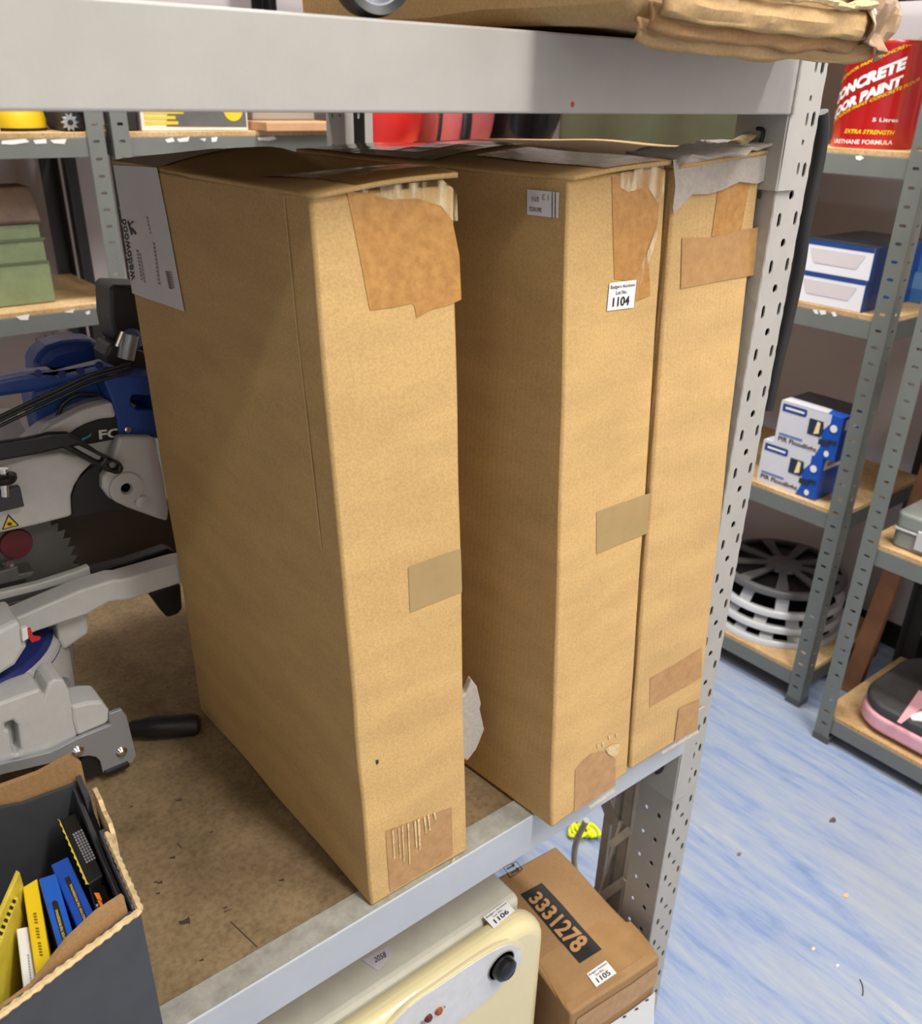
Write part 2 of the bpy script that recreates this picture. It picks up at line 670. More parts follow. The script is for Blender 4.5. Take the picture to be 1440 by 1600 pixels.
def quadface(bl, br, tr, tl):
    bl, br, tr, tl = map(Vector, (bl, br, tr, tl))
    n = (br - bl).cross(tl - bl).normalized()
    return Face(lambda u, v: bl * (1 - u) * (1 - v) + br * u * (1 - v) + tr * u * v + tl * (1 - u) * v,
                lambda u, v: n)


def poly_on(name, face, px, m, parent, off=0.0008, cuts=3, label=None, inuv=False, thick=0.0):
    uv = list(px) if inuv else [face.uv(p) for p in px]
    bm = bmesh.new()
    add_poly(bm, [[(a, b, 0) for a, b in uv]])
    if cuts:
        bmesh.ops.subdivide_edges(bm, edges=bm.edges[:], cuts=cuts, use_grid_fill=True)
    bmesh.ops.triangulate(bm, faces=bm.faces[:])
    for v in bm.verts:
        v.co = face(v.co.x, v.co.y, off)
    bmesh.ops.recalc_face_normals(bm, faces=bm.faces[:])
    if bm.faces:
        bm.faces.ensure_lookup_table()
        f = bm.faces[0]
        if f.normal.dot(face.push(0.5, 0.5)) < 0:
            bmesh.ops.reverse_faces(bm, faces=bm.faces[:])
    o = fin(name, bm, m, parent, label=label, recalc=False)
    if thick:
        md = o.modifiers.new('solid', 'SOLIDIFY')
        md.thickness = thick
        md.offset = 1
    return o


def text_mesh(s, bold=0.0, shear=0.0):
    cu = bpy.data.curves.new('text', 'FONT')
    cu.body = s
    cu.size = 1.0
    cu.offset = bold
    cu.shear = shear
    cu.resolution_u = 3
    ob = bpy.data.objects.new('text', cu)
    me = bpy.data.meshes.new_from_object(ob)
    bpy.data.objects.remove(ob)
    bpy.data.curves.remove(cu)
    return me


def text_on(face, s, quad, m, parent, off=0.0016, bold=0.01, shear=0.0, name='printed_text', inuv=False, cuts=0):
    """lettering filling a quad given as bottom-left, bottom-right, top-right, top-left"""
    me = text_mesh(s, bold, shear)
    q = [np.array(p) if inuv else np.array(face.uv(p)) for p in quad]
    co = np.array([v.co[:] for v in me.vertices])
    lo, hi = co.min(0), co.max(0)
    bm = bmesh.new()
    bm.from_mesh(me)
    bpy.data.meshes.remove(me)
    if cuts:
        bmesh.ops.subdivide_edges(bm, edges=bm.edges[:], cuts=cuts)
        bmesh.ops.triangulate(bm, faces=bm.faces[:])
    for v in bm.verts:
        a = (v.co.x - lo[0]) / (hi[0] - lo[0])
        b = (v.co.y - lo[1]) / (hi[1] - lo[1])
        p = q[0] * (1 - a) * (1 - b) + q[1] * a * (1 - b) + q[2] * a * b + q[3] * (1 - a) * b
        v.co = face(p[0], p[1], off)
    return fin(name, bm, m, parent, recalc=False)


def subquad(q, a0, a1, b0, b1):
    """part of a quad (bl, br, tr, tl) between fractions a along and b up"""
    q = [np.array(p, float) for p in q]

    def P(a, b):
        return q[0] * (1 - a) * (1 - b) + q[1] * a * (1 - b) + q[2] * a * b + q[3] * (1 - a) * b
    return [P(a0, b0), P(a1, b0), P(a1, b1), P(a0, b1)]


def marks_on(face, quads, m, parent, off=0.0016, name='printed_marks', inuv=False):
    """several small printed bars joined as one print"""
    bm = bmesh.new()
    for q in quads:
        bm.faces.new([bm.verts.new(face(*(p if inuv else face.uv(p)), off)) for p in q])
    return fin(name, bm, m, parent, recalc=False)


def lot_sticker(face, quad, num, parent, off=0.0012):
    """white auction sticker; quad bottom-left, bottom-right, top-right, top-left"""
    st = poly_on('lot_sticker', face, quad, WHITE, parent, off=off, cuts=1, label='small white lot sticker %s' % num)
    text_on(face, 'Badgers Auctions', subquad(quad, 0.05, 0.95, 0.74, 0.90), INK, st, off=off + 0.0006, bold=0.004)
    text_on(face, 'Lot No.:', subquad(quad, 0.27, 0.70, 0.55, 0.69), INK, st, off=off + 0.0006, bold=0.004)
    text_on(face, num, subquad(quad, 0.18, 0.80, 0.12, 0.46), INK, st, off=off + 0.0006, bold=0.02)
    return st


def wob(p, amp=0.0014, k=7.0):
    return Vector(p) + Vector(noise.noise_vector(Vector(p) * k)) * amp


class Hexa:
    """soft-sided carton from 8 corners: bottom FL FR BR BL then top FL FR BR BL"""

    def __init__(self, c, bulge, amp=0.0016, k=7.0):
        self.c = [Vector(p) for p in c]
        self.amp, self.k = amp, k
        C = self.c
        quads = dict(front=(0, 1, 5, 4), right=(1, 2, 6, 5), back=(2, 3, 7, 6), left=(3, 0, 4, 7),
                     top=(4, 5, 6, 7), bottom=(3, 2, 1, 0))
        self.f = {}
        for nme, ix in quads.items():
            q = [C[i] for i in ix]
            n = (q[1] - q[0]).cross(q[3] - q[0]).normalized()
            b = bulge.get(nme, 0.0)
            self.f[nme] = self._mk(q, n, b)

    def _mk(self, q, n, b):
        amp, k = self.amp, self.k

        def fn(u, v):
            p = q[0] * (1 - u) * (1 - v) + q[1] * u * (1 - v) + q[2] * u * v + q[3] * (1 - u) * v
            uu, vv = min(max(u, 0), 1), min(max(v, 0), 1)
            h = b(uu, vv) if callable(b) else b * math.sin(math.pi * uu) * math.sin(math.pi * vv)
            return wob(p, amp, k) + n * h
        return Face(fn, lambda u, v: n)

    def mesh(self, name, m, parent, nu=10, nv=22, bevel=0.003, skip=(), label=None):
        bm = bmesh.new()
        for nme, f in self.f.items():
            if nme in skip:
                continue
            a = nu
            b = nv if nme in ('front', 'right', 'back', 'left') else nu
            if nme in ('right', 'left'):
                a = nu
            g = [[bm.verts.new(f(i / a, j / b)) for i in range(a + 1)] for j in range(b + 1)]
            for j in range(b):
                for i in range(a):
                    bm.faces.new((g[j][i], g[j][i + 1], g[j + 1][i + 1], g[j + 1][i]))
        bmesh.ops.remove_doubles(bm, verts=bm.verts[:], dist=0.0002)
        return fin(name, bm, m, parent, bevel=bevel, seg=2, smooth=35, label=label)


def sheet(name, fn, m, parent, nu=12, nv=12, thick=0.004, label=None, smooth=40):
    """thin board or foil bent over a grid"""
    bm = bmesh.new()
    g = [[bm.verts.new(fn(i / nu, j / nv)) for i in range(nu + 1)] for j in range(nv + 1)]
    for j in range(nv):
        for i in range(nu):
            bm.faces.new((g[j][i], g[j][i + 1], g[j + 1][i + 1], g[j + 1][i]))
    o = fin(name, bm, m, parent, smooth=smooth, label=label)
    md = o.modifiers.new('solid', 'SOLIDIFY')
    md.thickness = thick
    md.offset = 0
    return o



# ================================================================== the room
X0, X1, Y0, Y1 = -4.6, 1.58, -2.6, 2.32
structure(box('floor', (X0, Y0, -0.05), (X1, Y1, 0), VINYL))
structure(box('ceiling', (X0, Y0, CEIL), (X1, Y1, CEIL + 0.05), CEILM))
structure(box('wall_back', (X0, Y1, 0), (X1 + 0.06, Y1 + 0.06, CEIL), WALL))
structure(box('wall_right', (X1, Y0, 0), (X1 + 0.06, Y1, CEIL), WALL))
structure(box('wall_left', (X0 - 0.06, Y0, 0), (X0, Y1 + 0.06, CEIL), CEILM))
structure(box('wall_front', (X0 - 0.06, Y0 - 0.06, 0), (X1 + 0.06, Y0, CEIL), CEILM))
structure(box('baseboard_right', (X1 - 0.012, Y0, 0), (X1, Y1 - 0.012, 0.08), BLACK, bevel=0.003))
structure(box('baseboard_back', (X0, Y1 - 0.012, 0), (X1, Y1, 0.08), BLACK, bevel=0.003))
TUBE = mat('lit_tube_cover', (250, 246, 236), 0.5)
for i, ((lx, ly), ax, pw) in enumerate(LAMPS):
    t = thing('ceiling_batten', ['fluorescent batten over the aisle in front of the tall boxes',
                                 'fluorescent batten at the far end of the front aisle',
                                 'fluorescent batten over the blue side aisle',
                                 'fluorescent batten over the rear aisle',
                                 'fluorescent batten above the corner of the two racks'][i], 'lamp',
              (lx, ly, CEIL), group='ceiling battens')
    hx, hy = (0.78, 0.05) if ax == 'X' else (0.05, 0.78)
    box('housing', (lx - hx, ly - hy, CEIL - 0.05), (lx + hx, ly + hy, CEIL), CEILM, t, bevel=0.006)
    box('diffuser', (lx - hx * 0.97, ly - hy * 0.97, CEIL - 0.08), (lx + hx * 0.97, ly + hy * 0.97, CEIL - 0.05),
        TUBE, t, bevel=0.01)

# ================================================================== the heavy rack in front
SH = 0.726                      # shelf height
RD = 0.92                       # rack depth
XL = -2.45                      # far left end, out of view
rack = thing('pallet_rack', 'grey steel rack with perforated upright carrying the three tall cartons', 'rack', (-1.2, 0.4, 0))


def upright(x0, yf, name='upright', flip=1):
    """perforated channel: front sheet from x0 to x0 + .055 at yf, two side sheets running back"""
    bm = bmesh.new()
    z0, z1 = 0.0, 2.2
    rows = int((z1 - z0) / 0.05)
    cells = []
    for r in range(rows):
        zz = z0 + 0.05 * r
        cells.append((0.0, 0.022, zz, zz + 0.05, (0.0135, zz + 0.05 - 0.0001 - 0.025 + 0.025 * 0 + 0.0, 0.0031, 0.0076, 4)))
        cells.append((0.022, 0.0365, zz, zz + 0.05, (0.0292, zz + 0.0005 + 0.0, 0.0044, 0.0048, 2.2)))
        cells.append((0.0365, 0.055, zz, zz + 0.05, (0.045, zz + 0.05 - 0.025, 0.0031, 0.0076, 4)))
    fix = []
    for a0, a1, b0, b1, h in cells:          # slots on the half pitch, round holes on the pitch
        if abs(h[4] - 2.2) < 0.01:
            h = (h[0], b0 + 0.025, h[2], h[3], h[4])
            fix.append((a0, a1, b0, b1, h))
        else:
            h = (h[0], b0 + 0.025, h[2], h[3], h[4])
            fix.append((a0, a1, b0 - 0.025, b1 - 0.025, (h[0], b0, h[2], h[3], h[4])))
    fix = [c for c in fix if c[2] >= -0.001]
    add_plate(bm, lambda a, b: (x0 + a, yf, b), fix)
    for xx, s in ((x0, 0), (x0 + 0.055, 1)):
        sc = []
        for r in range(rows):
            zz = 0.05 * r
            sc.append((0.0, 0.032, zz, zz + 0.05, (0.02, zz + 0.025, 0.0038, 0.0050, 2.6)))
            sc.append((0.032, 0.062, zz, zz + 0.05, (0.045, zz + 0.025, 0.0032, 0.0042, 2.2)))
        add_plate(bm, lambda a, b: (xx, yf + a * flip, b), sc)
        x2 = xx + (0.016 if s == 0 else -0.016)
        bm.faces.new([bm.verts.new(p) for p in ((xx, yf + 0.062 * flip, 0), (x2, yf + 0.062 * flip, 0),
                                                (x2, yf + 0.062 * flip, 2.2), (xx, yf + 0.062 * flip, 2.2))])
    bmesh.ops.remove_doubles(bm, verts=bm.verts[:], dist=0.00005)
    o = fin(name, bm, RACK, rack, solid=0.0018)
    box('slot_shade_sheet', (x0 + 0.004, yf + 0.006 * flip, 0.01), (x0 + 0.051, yf + 0.008 * flip, 2.19), BLACK, o)  # black sheet added behind the slots so they look shaded inside
    return o


upright(-0.045, 0.0)
upright(-0.045, RD, flip=-1)
upright(XL - 0.06, 0.0)
upright(XL - 0.06, RD, flip=-1)
for zz in (0.22, 0.62, 1.02, 1.42):
    for xx in (XL - 0.033,):
        tube('side_brace', [(xx, 0.055, zz), (xx, RD - 0.055, zz + 0.3)], 0.008, RACKK, rack, n=6)


def beam(z0, z1, yf, m, d=1, lip=True):
    prof = [(0, z0), (0.05, z0), (0.05, z1 - 0.022), (0.034, z1 - 0.022), (0.034, z1), (0, z1)]
    pts = [(XL, yf + d * a, b) for a, b in prof]
    o = prism('beam', pts, (-0.048 - XL, 0, 0), m, rack, bevel=0.0018)
    return o


bl = beam(0.667, SH, -0.006, RACKB)
box('worn_lip', (XL, -0.0045, SH), (-0.05, 0.0275, SH + 0.0006), RACKD, bl)
bt = beam(1.5045, 1.562, -0.006, RACK)
prism('red_paint_mark', [at_y(p, -0.0066) for p in ((893, 160), (896, 158.5), (898, 163), (895.5, 168), (892.5, 166))], (0, 0.0006, 0), RED, bt)
beam(0.667, SH, RD - 0.006 + 0.006, RACKB, d=-1)
beam(1.5045, 1.562, RD, RACK, d=-1)
sb = box('shelf_board', (XL, 0.029, SH - 0.02), (-0.05, RD - 0.034, SH - 0.001), CHIP, rack)
box('shelf_board', (XL, 0.029, 1.541), (-0.05, RD - 0.034, 1.560), CHIP, rack)


bm = bmesh.new()
for px_, rr_ in (((250, 1379), 0.004), ((243, 1378), 0.003), ((247, 1396), 0.003), ((289, 1440), 0.008), ((270, 1340), 0.004), ((315, 1500), 0.003), ((440, 1375), 0.004),
                 ((352, 1418), 0.003), ((280, 1250), 0.005), ((205, 1260), 0.003), ((330, 1300), 0.003)):
    c_ = at_z(px_, SH - 0.0008)
    bm.faces.new([bm.verts.new(c_ + Vector((rr_ * (0.7 + 0.4 * math.sin(k * 2.3)) * math.cos(k * 0.785), rr_ * (0.7 + 0.4 * math.cos(k * 1.7)) * math.sin(k * 0.785), 0))) for k in range(8)])
for a_, b_ in (((350, 1425), (362, 1420)), ((360, 1440), (402, 1480)), ((277, 1318), (284, 1325))):
    A_, B_ = at_z(a_, SH - 0.0008), at_z(b_, SH - 0.0008)
    n_ = Vector((B_.y - A_.y, A_.x - B_.x, 0)).normalized() * 0.0007
    bm.faces.new([bm.verts.new(p) for p in (A_ - n_, B_ - n_, B_ + n_, A_ + n_)])
st_ = fin('stain_spots', bm, mat('oil_stain', (66, 54, 40), 0.6), sb)
st_['kind'] = 'stuff'


def connector(z0, z1, holes):
    """folded bracket welded to the beam end, hooked on the upright"""
    bm = bmesh.new()
    cells = []
    zs = sorted(holes)
    edges = [z0] + [(a + b) / 2 for a, b in zip(zs[:-1], zs[1:])] + [z1]
    for k, zc in enumerate(zs):
        cells.append((-0.051, -0.026, edges[k], edges[k + 1], None))
        cells.append((-0.026, -0.013, edges[k], edges[k + 1], (-0.0195, zc, 0.0022, 0.0065 if k % 2 == 0 else 0.003, 3)))
    add_plate(bm, lambda a, b: (a, -0.004, b), cells)
    bm.faces.new([bm.verts.new(p) for p in ((-0.051, -0.004, z0), (-0.051, 0.052, z0), (-0.051, 0.052, z1), (-0.051, -0.004, z1))])
    bmesh.ops.remove_doubles(bm, verts=bm.verts[:], dist=0.00005)
    o = fin('beam_connector', bm, RACK, rack, solid=0.003)
    for zh in (z0 + 0.045, z1 - 0.06):
        c = Vector((-0.0535, 0.022, zh))
        tube('hook', smoothpath([c + Vector((0, 0.008, 0.014)), c + Vector((0, 0.0, 0.012)), c + Vector((0, 0.002, -0.004)),
                                 c + Vector((0, 0.010, -0.014))]), 0.0022, BLACK, o, n=6)
    return o


connector(0.575, 0.735, [0.60, 0.622, 0.648, 0.67, 0.70])
connector(1.431, 1.60, [1.452, 1.478, 1.50, 1.52, 1.55])
# weld bead at the upper beam end
bm = bmesh.new()
add_tube(bm, [(-0.0495, -0.0065, 1.5045 + 0.0575 * k / 8) for k in range(9)],
         [0.0022 + 0.0008 * (k % 2) for k in range(9)], 6)
fin('weld_bead', bm, RACK, rack, smooth=60)
# added black strip standing in for the upright's side flange in shade
tube('flange_shade_strip', smoothpath([at_y((1283, 175), 0.002), at_y((1284, 205), 0.002), at_y((1276, 260), 0.002), at_y((1258, 345), 0.002),
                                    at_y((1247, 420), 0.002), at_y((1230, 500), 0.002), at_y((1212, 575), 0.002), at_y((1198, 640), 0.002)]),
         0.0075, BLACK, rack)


# ================================================================== light-duty shelving units
def shelving(name, label, T, length, depth, height, levels, group, skipfront=()):
    """T(l, d, z) to world; posts at the four corners, beams and boards at each level"""
    o0 = Vector(T(length / 2, depth / 2, 0))
    root = thing(name, label, 'shelving unit', o0, group)
    PW = 0.04
    n = int(height / 0.0381)
    for l0, s in ((0.0, 1), (length, -1)):
        for d0, e in ((0.0, 1), (depth, -1)):
            bm = bmesh.new()
            if d0 == 0.0:
                cells = []
                for k in range(n):
                    z = 0.0381 * k
                    cells.append((0.0, PW, z, z + 0.0381, (PW * 0.52, z + 0.02, 0.0078, 0.0036, 3)))
                add_plate(bm, lambda a, b: T(l0 + s * a, d0, b), cells, nh=6)
                cells = []
                for k in range(n):
                    z = 0.0381 * k
                    cells.append((0.0, PW, z, z + 0.0381, (PW * 0.55, z + 0.02, 0.006, 0.003, 3)))
                add_plate(bm, lambda a, b: T(l0, d0 + e * a, b), cells, nh=6)
            else:
                H = n * 0.0381
                bm.faces.new([bm.verts.new(T(*p)) for p in ((l0, d0, 0), (l0 + s * PW, d0, 0), (l0 + s * PW, d0, H), (l0, d0, H))])
                bm.faces.new([bm.verts.new(T(*p)) for p in ((l0, d0, 0), (l0, d0 + e * PW, 0), (l0, d0 + e * PW, H), (l0, d0, H))])
            bmesh.ops.remove_doubles(bm, verts=bm.verts[:], dist=0.00005)
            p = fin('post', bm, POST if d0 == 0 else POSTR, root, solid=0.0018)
            if d0 == 0:
                a, b = T(l0 - s * 0.002, -0.002, 0), T(l0 + s * (PW + 0.003), 0.044, 0.022)
                box('foot_cap', a, b, POSTD, p, bevel=0.002)
    for z in levels:
        zt = z - 0.012
        zb = zt - 0.042
        for d0, e in ((0.0, 1), (depth, -1)):
            a, b = T(0.003, d0 + e * 0.0035, zb), T(length - 0.003, d0 + e * 0.016, zt)
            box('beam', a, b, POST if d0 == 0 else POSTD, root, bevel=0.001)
        for l0, s in ((0.0, 1), (length, -1)):
            a, b = T(l0 + s * 0.0035, 0.01, zb), T(l0 + s * 0.014, depth - 0.01, zt)
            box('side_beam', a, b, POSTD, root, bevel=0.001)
        a, b = T(0.006, 0.004, zt), T(length - 0.006, depth - 0.004, z)
        box('shelf_board', a, b, CHIPL, root, bevel=0.001)
    return root


XA, XB = 1.066, 0.985
GR = 'grey light-duty shelving units'
shelving('shelving_unit', 'grey slotted shelving unit holding the red paint tin and floodlight boxes',
         lambda l, d, z: (XA + d, 0.372 + l, z), 1.08, 0.42, 2.1, [0.108, 0.592, 1.078, 1.422, 1.79], GR)
shelving('shelving_unit', 'grey slotted shelving unit nearest right edge, holding the pink exercise plate',
         lambda l, d, z: (XB + d, 0.277 - l, z), 1.0, 0.42, 2.1, [0.09, 0.590, 1.11, 1.74], GR)
YB = 1.75
shelving('shelving_unit', 'grey slotted shelving unit at far left holding the green toolbox',
         lambda l, d, z: (-0.157 - 1.0 + l, YB + d, z), 1.0, 0.44, 2.1, [0.12, 0.56, 1.02, 1.412, 1.85], GR)
shelving('shelving_unit', 'grey slotted shelving unit behind the boxes with a white-yellow carton on its shelf',
         lambda l, d, z: (-0.137 + l, YB + d, z), 0.655, 0.44, 2.1, [0.12, 0.56, 1.412, 1.85], GR)
shelving('shelving_unit', 'grey slotted shelving unit in the far corner under the red bags',
         lambda l, d, z: (0.521 + l, YB + d, z), 0.98, 0.44, 2.1, [0.12, 0.9, 1.362, 1.85], GR)
# torn white price strips left on the shelf edges
TORN = mat('torn_paper_strip', (236, 236, 234), 0.7)


def paper_bits(px_list, plane, val, label):
    t = None
    for px in px_list:
        P = [plane(p, val) for p in px]
        if t is None:
            t = thing('torn_sticker', label, 'sticker', P[0])
        prism('paper_scrap', P, (0, 0.0006, 0) if plane is at_y else (0.0006, 0, 0), TORN, t)
    return t


paper_bits([[(3, 220), (40, 217), (46, 222), (20, 226), (2, 225)], [(52, 219), (72, 217), (73, 224), (55, 225)],
            [(78, 219), (104, 217), (101, 225), (84, 224)]], at_y, YB + 0.0028, 'torn white paper strip on upper shelf edge left of the double post')
paper_bits([[(258, 218), (270, 215), (273, 221), (262, 223)], [(276, 217), (296, 214), (294, 221), (280, 222)],
            [(312, 217), (322, 216), (320, 221)], [(330, 215), (340, 214), (338, 221), (331, 222)],
            [(402, 215), (428, 213), (432, 217), (420, 220), (404, 219)]], at_y, YB + 0.0028,
           'torn white paper bits on shelf edge under the white-yellow carton')
paper_bits([[(25, 495), (46, 491), (44, 500), (32, 500)], [(100, 488), (116, 483), (114, 489)],
            [(133, 488), (140, 485), (141, 490), (136, 492)]], at_y, YB + 0.0028, 'torn white paper bits on shelf edge under the green toolbox')
paper_bits([[(1336, 244), (1344, 243), (1349, 247), (1343, 251), (1337, 249)]], at_x, XA + 0.0028, 'white sticker scrap on shelf edge under the paint tin')
paper_bits([[(1269, 484), (1276, 484), (1278, 491), (1273, 490)], [(1279, 485), (1289, 485), (1290, 491), (1282, 492)],
            [(1298, 488), (1303, 487), (1307, 494), (1302, 495)]], at_x, XA + 0.0028, 'white sticker scraps on shelf edge under the two white blue-lidded boxes')

# ================================================================== the three tall cartons
def flap(name, q, hump, m, parent, over=0.005, lift=0.0008, nu=10, nv=16):
    """top flaps as one bent board over the quad FL FR BR BL, jutting a little past the front"""
    q = [Vector(p) for p in q]
    fdir = (q[0] - q[3]).normalized()

    def fn(u, v):
        p = q[0] * (1 - u) * (1 - v) + q[1] * u * (1 - v) + q[2] * u * v + q[3] * (1 - u) * v
        p = p + fdir * over * (1 - v)
        return wob(p, 0.002, 9) + Vector((0, 0, lift + hump(u, v)))
    sheet(name, fn, m, parent, nu, nv, 0.004)
    return Face(lambda u, v: fn(u, v) + Vector((0, 0, 0.0024)), lambda u, v: Vector((0, 0, 1)))


def bump1(x, c, w):
    return math.exp(-((x - c) / w) ** 2)


def rise(u):
    u = min(max(u, 0.0), 1.0)
    return u * (2 - u)


def lhump(u, v):
    return rise(u) * (0.012 * bump1(v, 0.10, 0.20) + 0.017 * bump1(v, 0.72, 0.24) - 0.004 * bump1(v, 0.42, 0.1))


# --- left carton
cl = thing('tall_carton', 'tall brown carton on the left with long white label on its side', 'box', (-0.52, 0.22, SH), 'tall brown cartons')
LH = Hexa([(-0.583, 0.0, SH + .001), (-0.451, -0.001, SH + .001), (-0.453, 0.432, SH + .001), (-0.584, 0.434, SH + .001),
           (-0.579, 0.0625, 1.444), (-0.4475, 0.047, 1.447), (-0.455, 0.468, 1.440), (-0.589, 0.462, 1.442)],
          dict(left=-0.004, front=0.001, right=0.006), amp=0.002, k=8)
LH.mesh('body', KRAFT, cl, 12, 26)
T_ = flap('top_flap', LH.c[4:], lhump, KRAFT, cl)
F, Lf = LH.f['front'], LH.f['left']
tp = poly_on('packing_tape', F, [(541, 299), (575, 303), (610, 312), (650, 310), (688, 322), (706, 345), (717, 400), (720, 468),
                                 (700, 477), (672, 484), (650, 497), (647, 478), (643, 474), (610, 481), (577, 485)], TAPE, cl, 0.0006)
poly_on('clear_tape', F, [(541, 296), (690, 281), (712, 300), (714, 345), (706, 345), (688, 322), (650, 310), (610, 312), (575, 303)], FILMS, cl, 0.0012, 2)
poly_on('packing_tape', F, [(637, 886), (719, 857), (721, 925), (640, 957)], TAPEG, cl, 0.0006)
tp = poly_on('packing_tape', F, [(602, 1298), (650, 1281), (705, 1261), (707, 1334), (690, 1346), (609, 1394)], TAPE2, cl, 0.0006)
rs = random.Random(3)
qs = []
for k in range(9):
    x = 612 + k * 8 + rs.uniform(-2, 2)
    y = 1296 - k * 3.4
    dl = rs.uniform(20, 62) if k < 6 else rs.uniform(10, 28)
    w = rs.uniform(1.5, 4)
    qs.append([(x, y), (x + w, y - 1), (x + w * 0.7 + 3, y + dl), (x + 3, y + dl + 2)])
marks_on(F, qs, KRAFTE, tp, 0.0016, 'torn_streaks')
poly_on('crumpled_tape', F, [(667, 1372), (700, 1350), (707, 1337), (709, 1343), (690, 1358), (672, 1372)], GLINT, cl, 0.003, 1)
marks_on(F, [[(586, 1188), (590, 1186), (591, 1191), (588, 1195)]], INK, cl, 0.0008, 'puncture')
# flap tape on top of the carton, front half
poly_on('packing_tape', T_, [(0.28, 0.0), (0.97, 0.0), (0.95, 0.38), (0.25, 0.36)], TAPET, cl, 0.0004, 4, inuv=True)
marks_on(Lf, [[(443, 306), (445, 306), (466, 520), (464, 520)], [(464, 520), (466, 520), (504, 860), (502, 860)]], mat('score_line', (214, 180, 128), 0.7), cl, 0.0006, 'score_line')
# long white label wrapped over the top back corner
lab = poly_on('label', Lf, [(208, 458), (290, 487), (247, 262), (178, 258)], LABEL, cl, 0.0012, 3, label='long white maker label reading we do wood')
text_on(Lf, 'wedowood', [(214, 436), (199, 342), (190.5, 343), (205, 440)], INK, lab, 0.002, 0.012)
marks_on(Lf, [[(201, 345), (203.5, 345), (210, 366), (207.5, 367)], [(203.5, 351), (206, 351.5), (212, 346), (209.5, 345)],
              [(207, 357), (208.5, 355), (216, 365), (214, 367)]], INK, lab, 0.002, 'logo_mark')
q2 = []
for (a, b, n, w) in (((223, 437), (215, 388), 9, 2.6), ((228, 441), (220, 393), 8, 1.6), ((250, 444), (241, 376), 11, 2.6),
                     ((237, 365), (231, 336), 5, 1.6), ((273, 450), (267, 422), 7, 2.2)):
    for k in range(n):
        t0, t1 = k / n, (k + 0.62) / n
        p = [(a[0] + (b[0] - a[0]) * t, a[1] + (b[1] - a[1]) * t) for t in (t0, t1)]
        q2.append([p[0], (p[0][0] + w, p[0][1] + 0.6), (p[1][0] + w, p[1][1] + 0.6), p[1]])
marks_on(Lf, q2, INKG, lab, 0.002)
q2 = [[(261 + k * 0.55, 423 + k * 2.8), (267 + k * 0.55, 425 + k * 2.8), (267.2 + k * 0.55, 426.4 + k * 2.8), (261.2 + k * 0.55, 424.4 + k * 2.8)] for k in range(10)]
marks_on(Lf, q2, INK, lab, 0.002, 'barcode')
poly_on('label_top_fold', T_, [(0.0, 0.70), (0.6, 0.72), (0.6, 0.98), (0.0, 0.97)], LABEL, lab, 0.0008, 4, inuv=True)
# foam wrap poking out beside it
prism('foam_wrap', [at_y(p, 0.05) for p in ((716, 1092), (728, 1084), (737, 1062), (746, 1074), (752, 1100), (750, 1108), (757, 1140), (745, 1170), (730, 1190), (716, 1180))],
      (0.002, 0.010, 0.001), FOAM, cl, bevel=0.002)

# --- middle carton
cm = thing('tall_carton', 'tall brown carton in the middle bearing the lot 1104 sticker', 'box', (-0.29, 0.2, SH), 'tall brown cartons')
MH = Hexa([(-0.348, -0.036, SH + .001), (-0.200, -0.0245, SH + .001), (-0.233, 0.405, SH + .001), (-0.381, 0.393, SH + .001),
           (-0.3445, 0.015, 1.452), (-0.2005, 0.0245, 1.456), (-0.232, 0.455, 1.452), (-0.374, 0.446, 1.450)],
          dict(left=-0.002, front=0.001, right=0.001), amp=0.0016, k=8)
MH.mesh('body', KRAFT, cm, 12, 26)
mh = lambda u, v: rise(u) * (0.006 * bump1(v, 0.1, 0.2) + 0.010 * bump1(v, 0.55, 0.3))
TM = flap('top_flap', MH.c[4:], mh, KRAFT, cm)
F, Lf = MH.f['front'], MH.f['left']
poly_on('packing_tape', F, [(955, 277), (1031, 262), (1030, 300), (1026, 350), (1016, 392), (1012, 400), (1015, 462), (990, 472), (988, 440), (959, 436)], TAPE, cm, 0.0006)
poly_on('clear_tape', F, [(948, 275), (1035, 256), (1036, 300), (1026, 318), (1010, 292), (980, 300), (962, 290)], FILMS, cm, 0.0012, 2)
poly_on('stretch_film', F, [(1026, 350), (1029, 352), (1020, 385), (1004, 430), (998, 446), (991, 446), (996, 420), (1010, 392)], FILMS, cm, 0.0016, 1)
poly_on('packing_tape', F, [(931, 800), (1015, 770), (1011, 833), (931, 866)], TAPEG, cm, 0.0006)
poly_on('packing_tape', F, [(898, 1202), (910, 1188), (923, 1177), (940, 1173), (952, 1178), (961, 1186), (961, 1227), (940, 1240), (896, 1269)], TAPE2, cm, 0.0006)
poly_on('torn_patch', F, [(944, 1169), (953, 1163), (966, 1161), (964, 1177), (957, 1182), (948, 1177)], KRAFTE, cm, 0.0018, 1)
poly_on('crumpled_tape', F, [(917, 1258), (935, 1245), (955, 1231), (958, 1235), (938, 1249), (919, 1262)], GLINT, cm, 0.003, 1)
marks_on(F, [[(931 + a, 1163 + b), (935 + a, 1161 + b), (935 + a, 1167 + b), (932 + a, 1169 + b)] for a, b in ((0, 0), (8, -3), (18, -14), (29, -17))],
         KRAFTE, cm, 0.001, 'staple_scars')
lot_sticker(F, [(946.4, 485.7), (988, 480.5), (992.5, 437), (950.5, 442)], '1104', cm)
sl = poly_on('label', Lf, [(824.5, 335), (873.6, 341), (875, 300.5), (824.5, 295.6)], WHITE, cm, 0.0012, 1, label='small white date label pasted upside down')
text_on(Lf, '26/10/25', [(848, 325), (829, 322.5), (829, 329.5), (848, 332)], INK, sl, 0.002, 0.012)
text_on(Lf, '2711', [(844, 308), (833, 307), (833, 314), (844, 315)], INK, sl, 0.002, 0.012)
text_on(Lf, '13', [(859, 304), (848.5, 303), (848.5, 312), (859, 313)], INKG, sl, 0.002, 0.0)
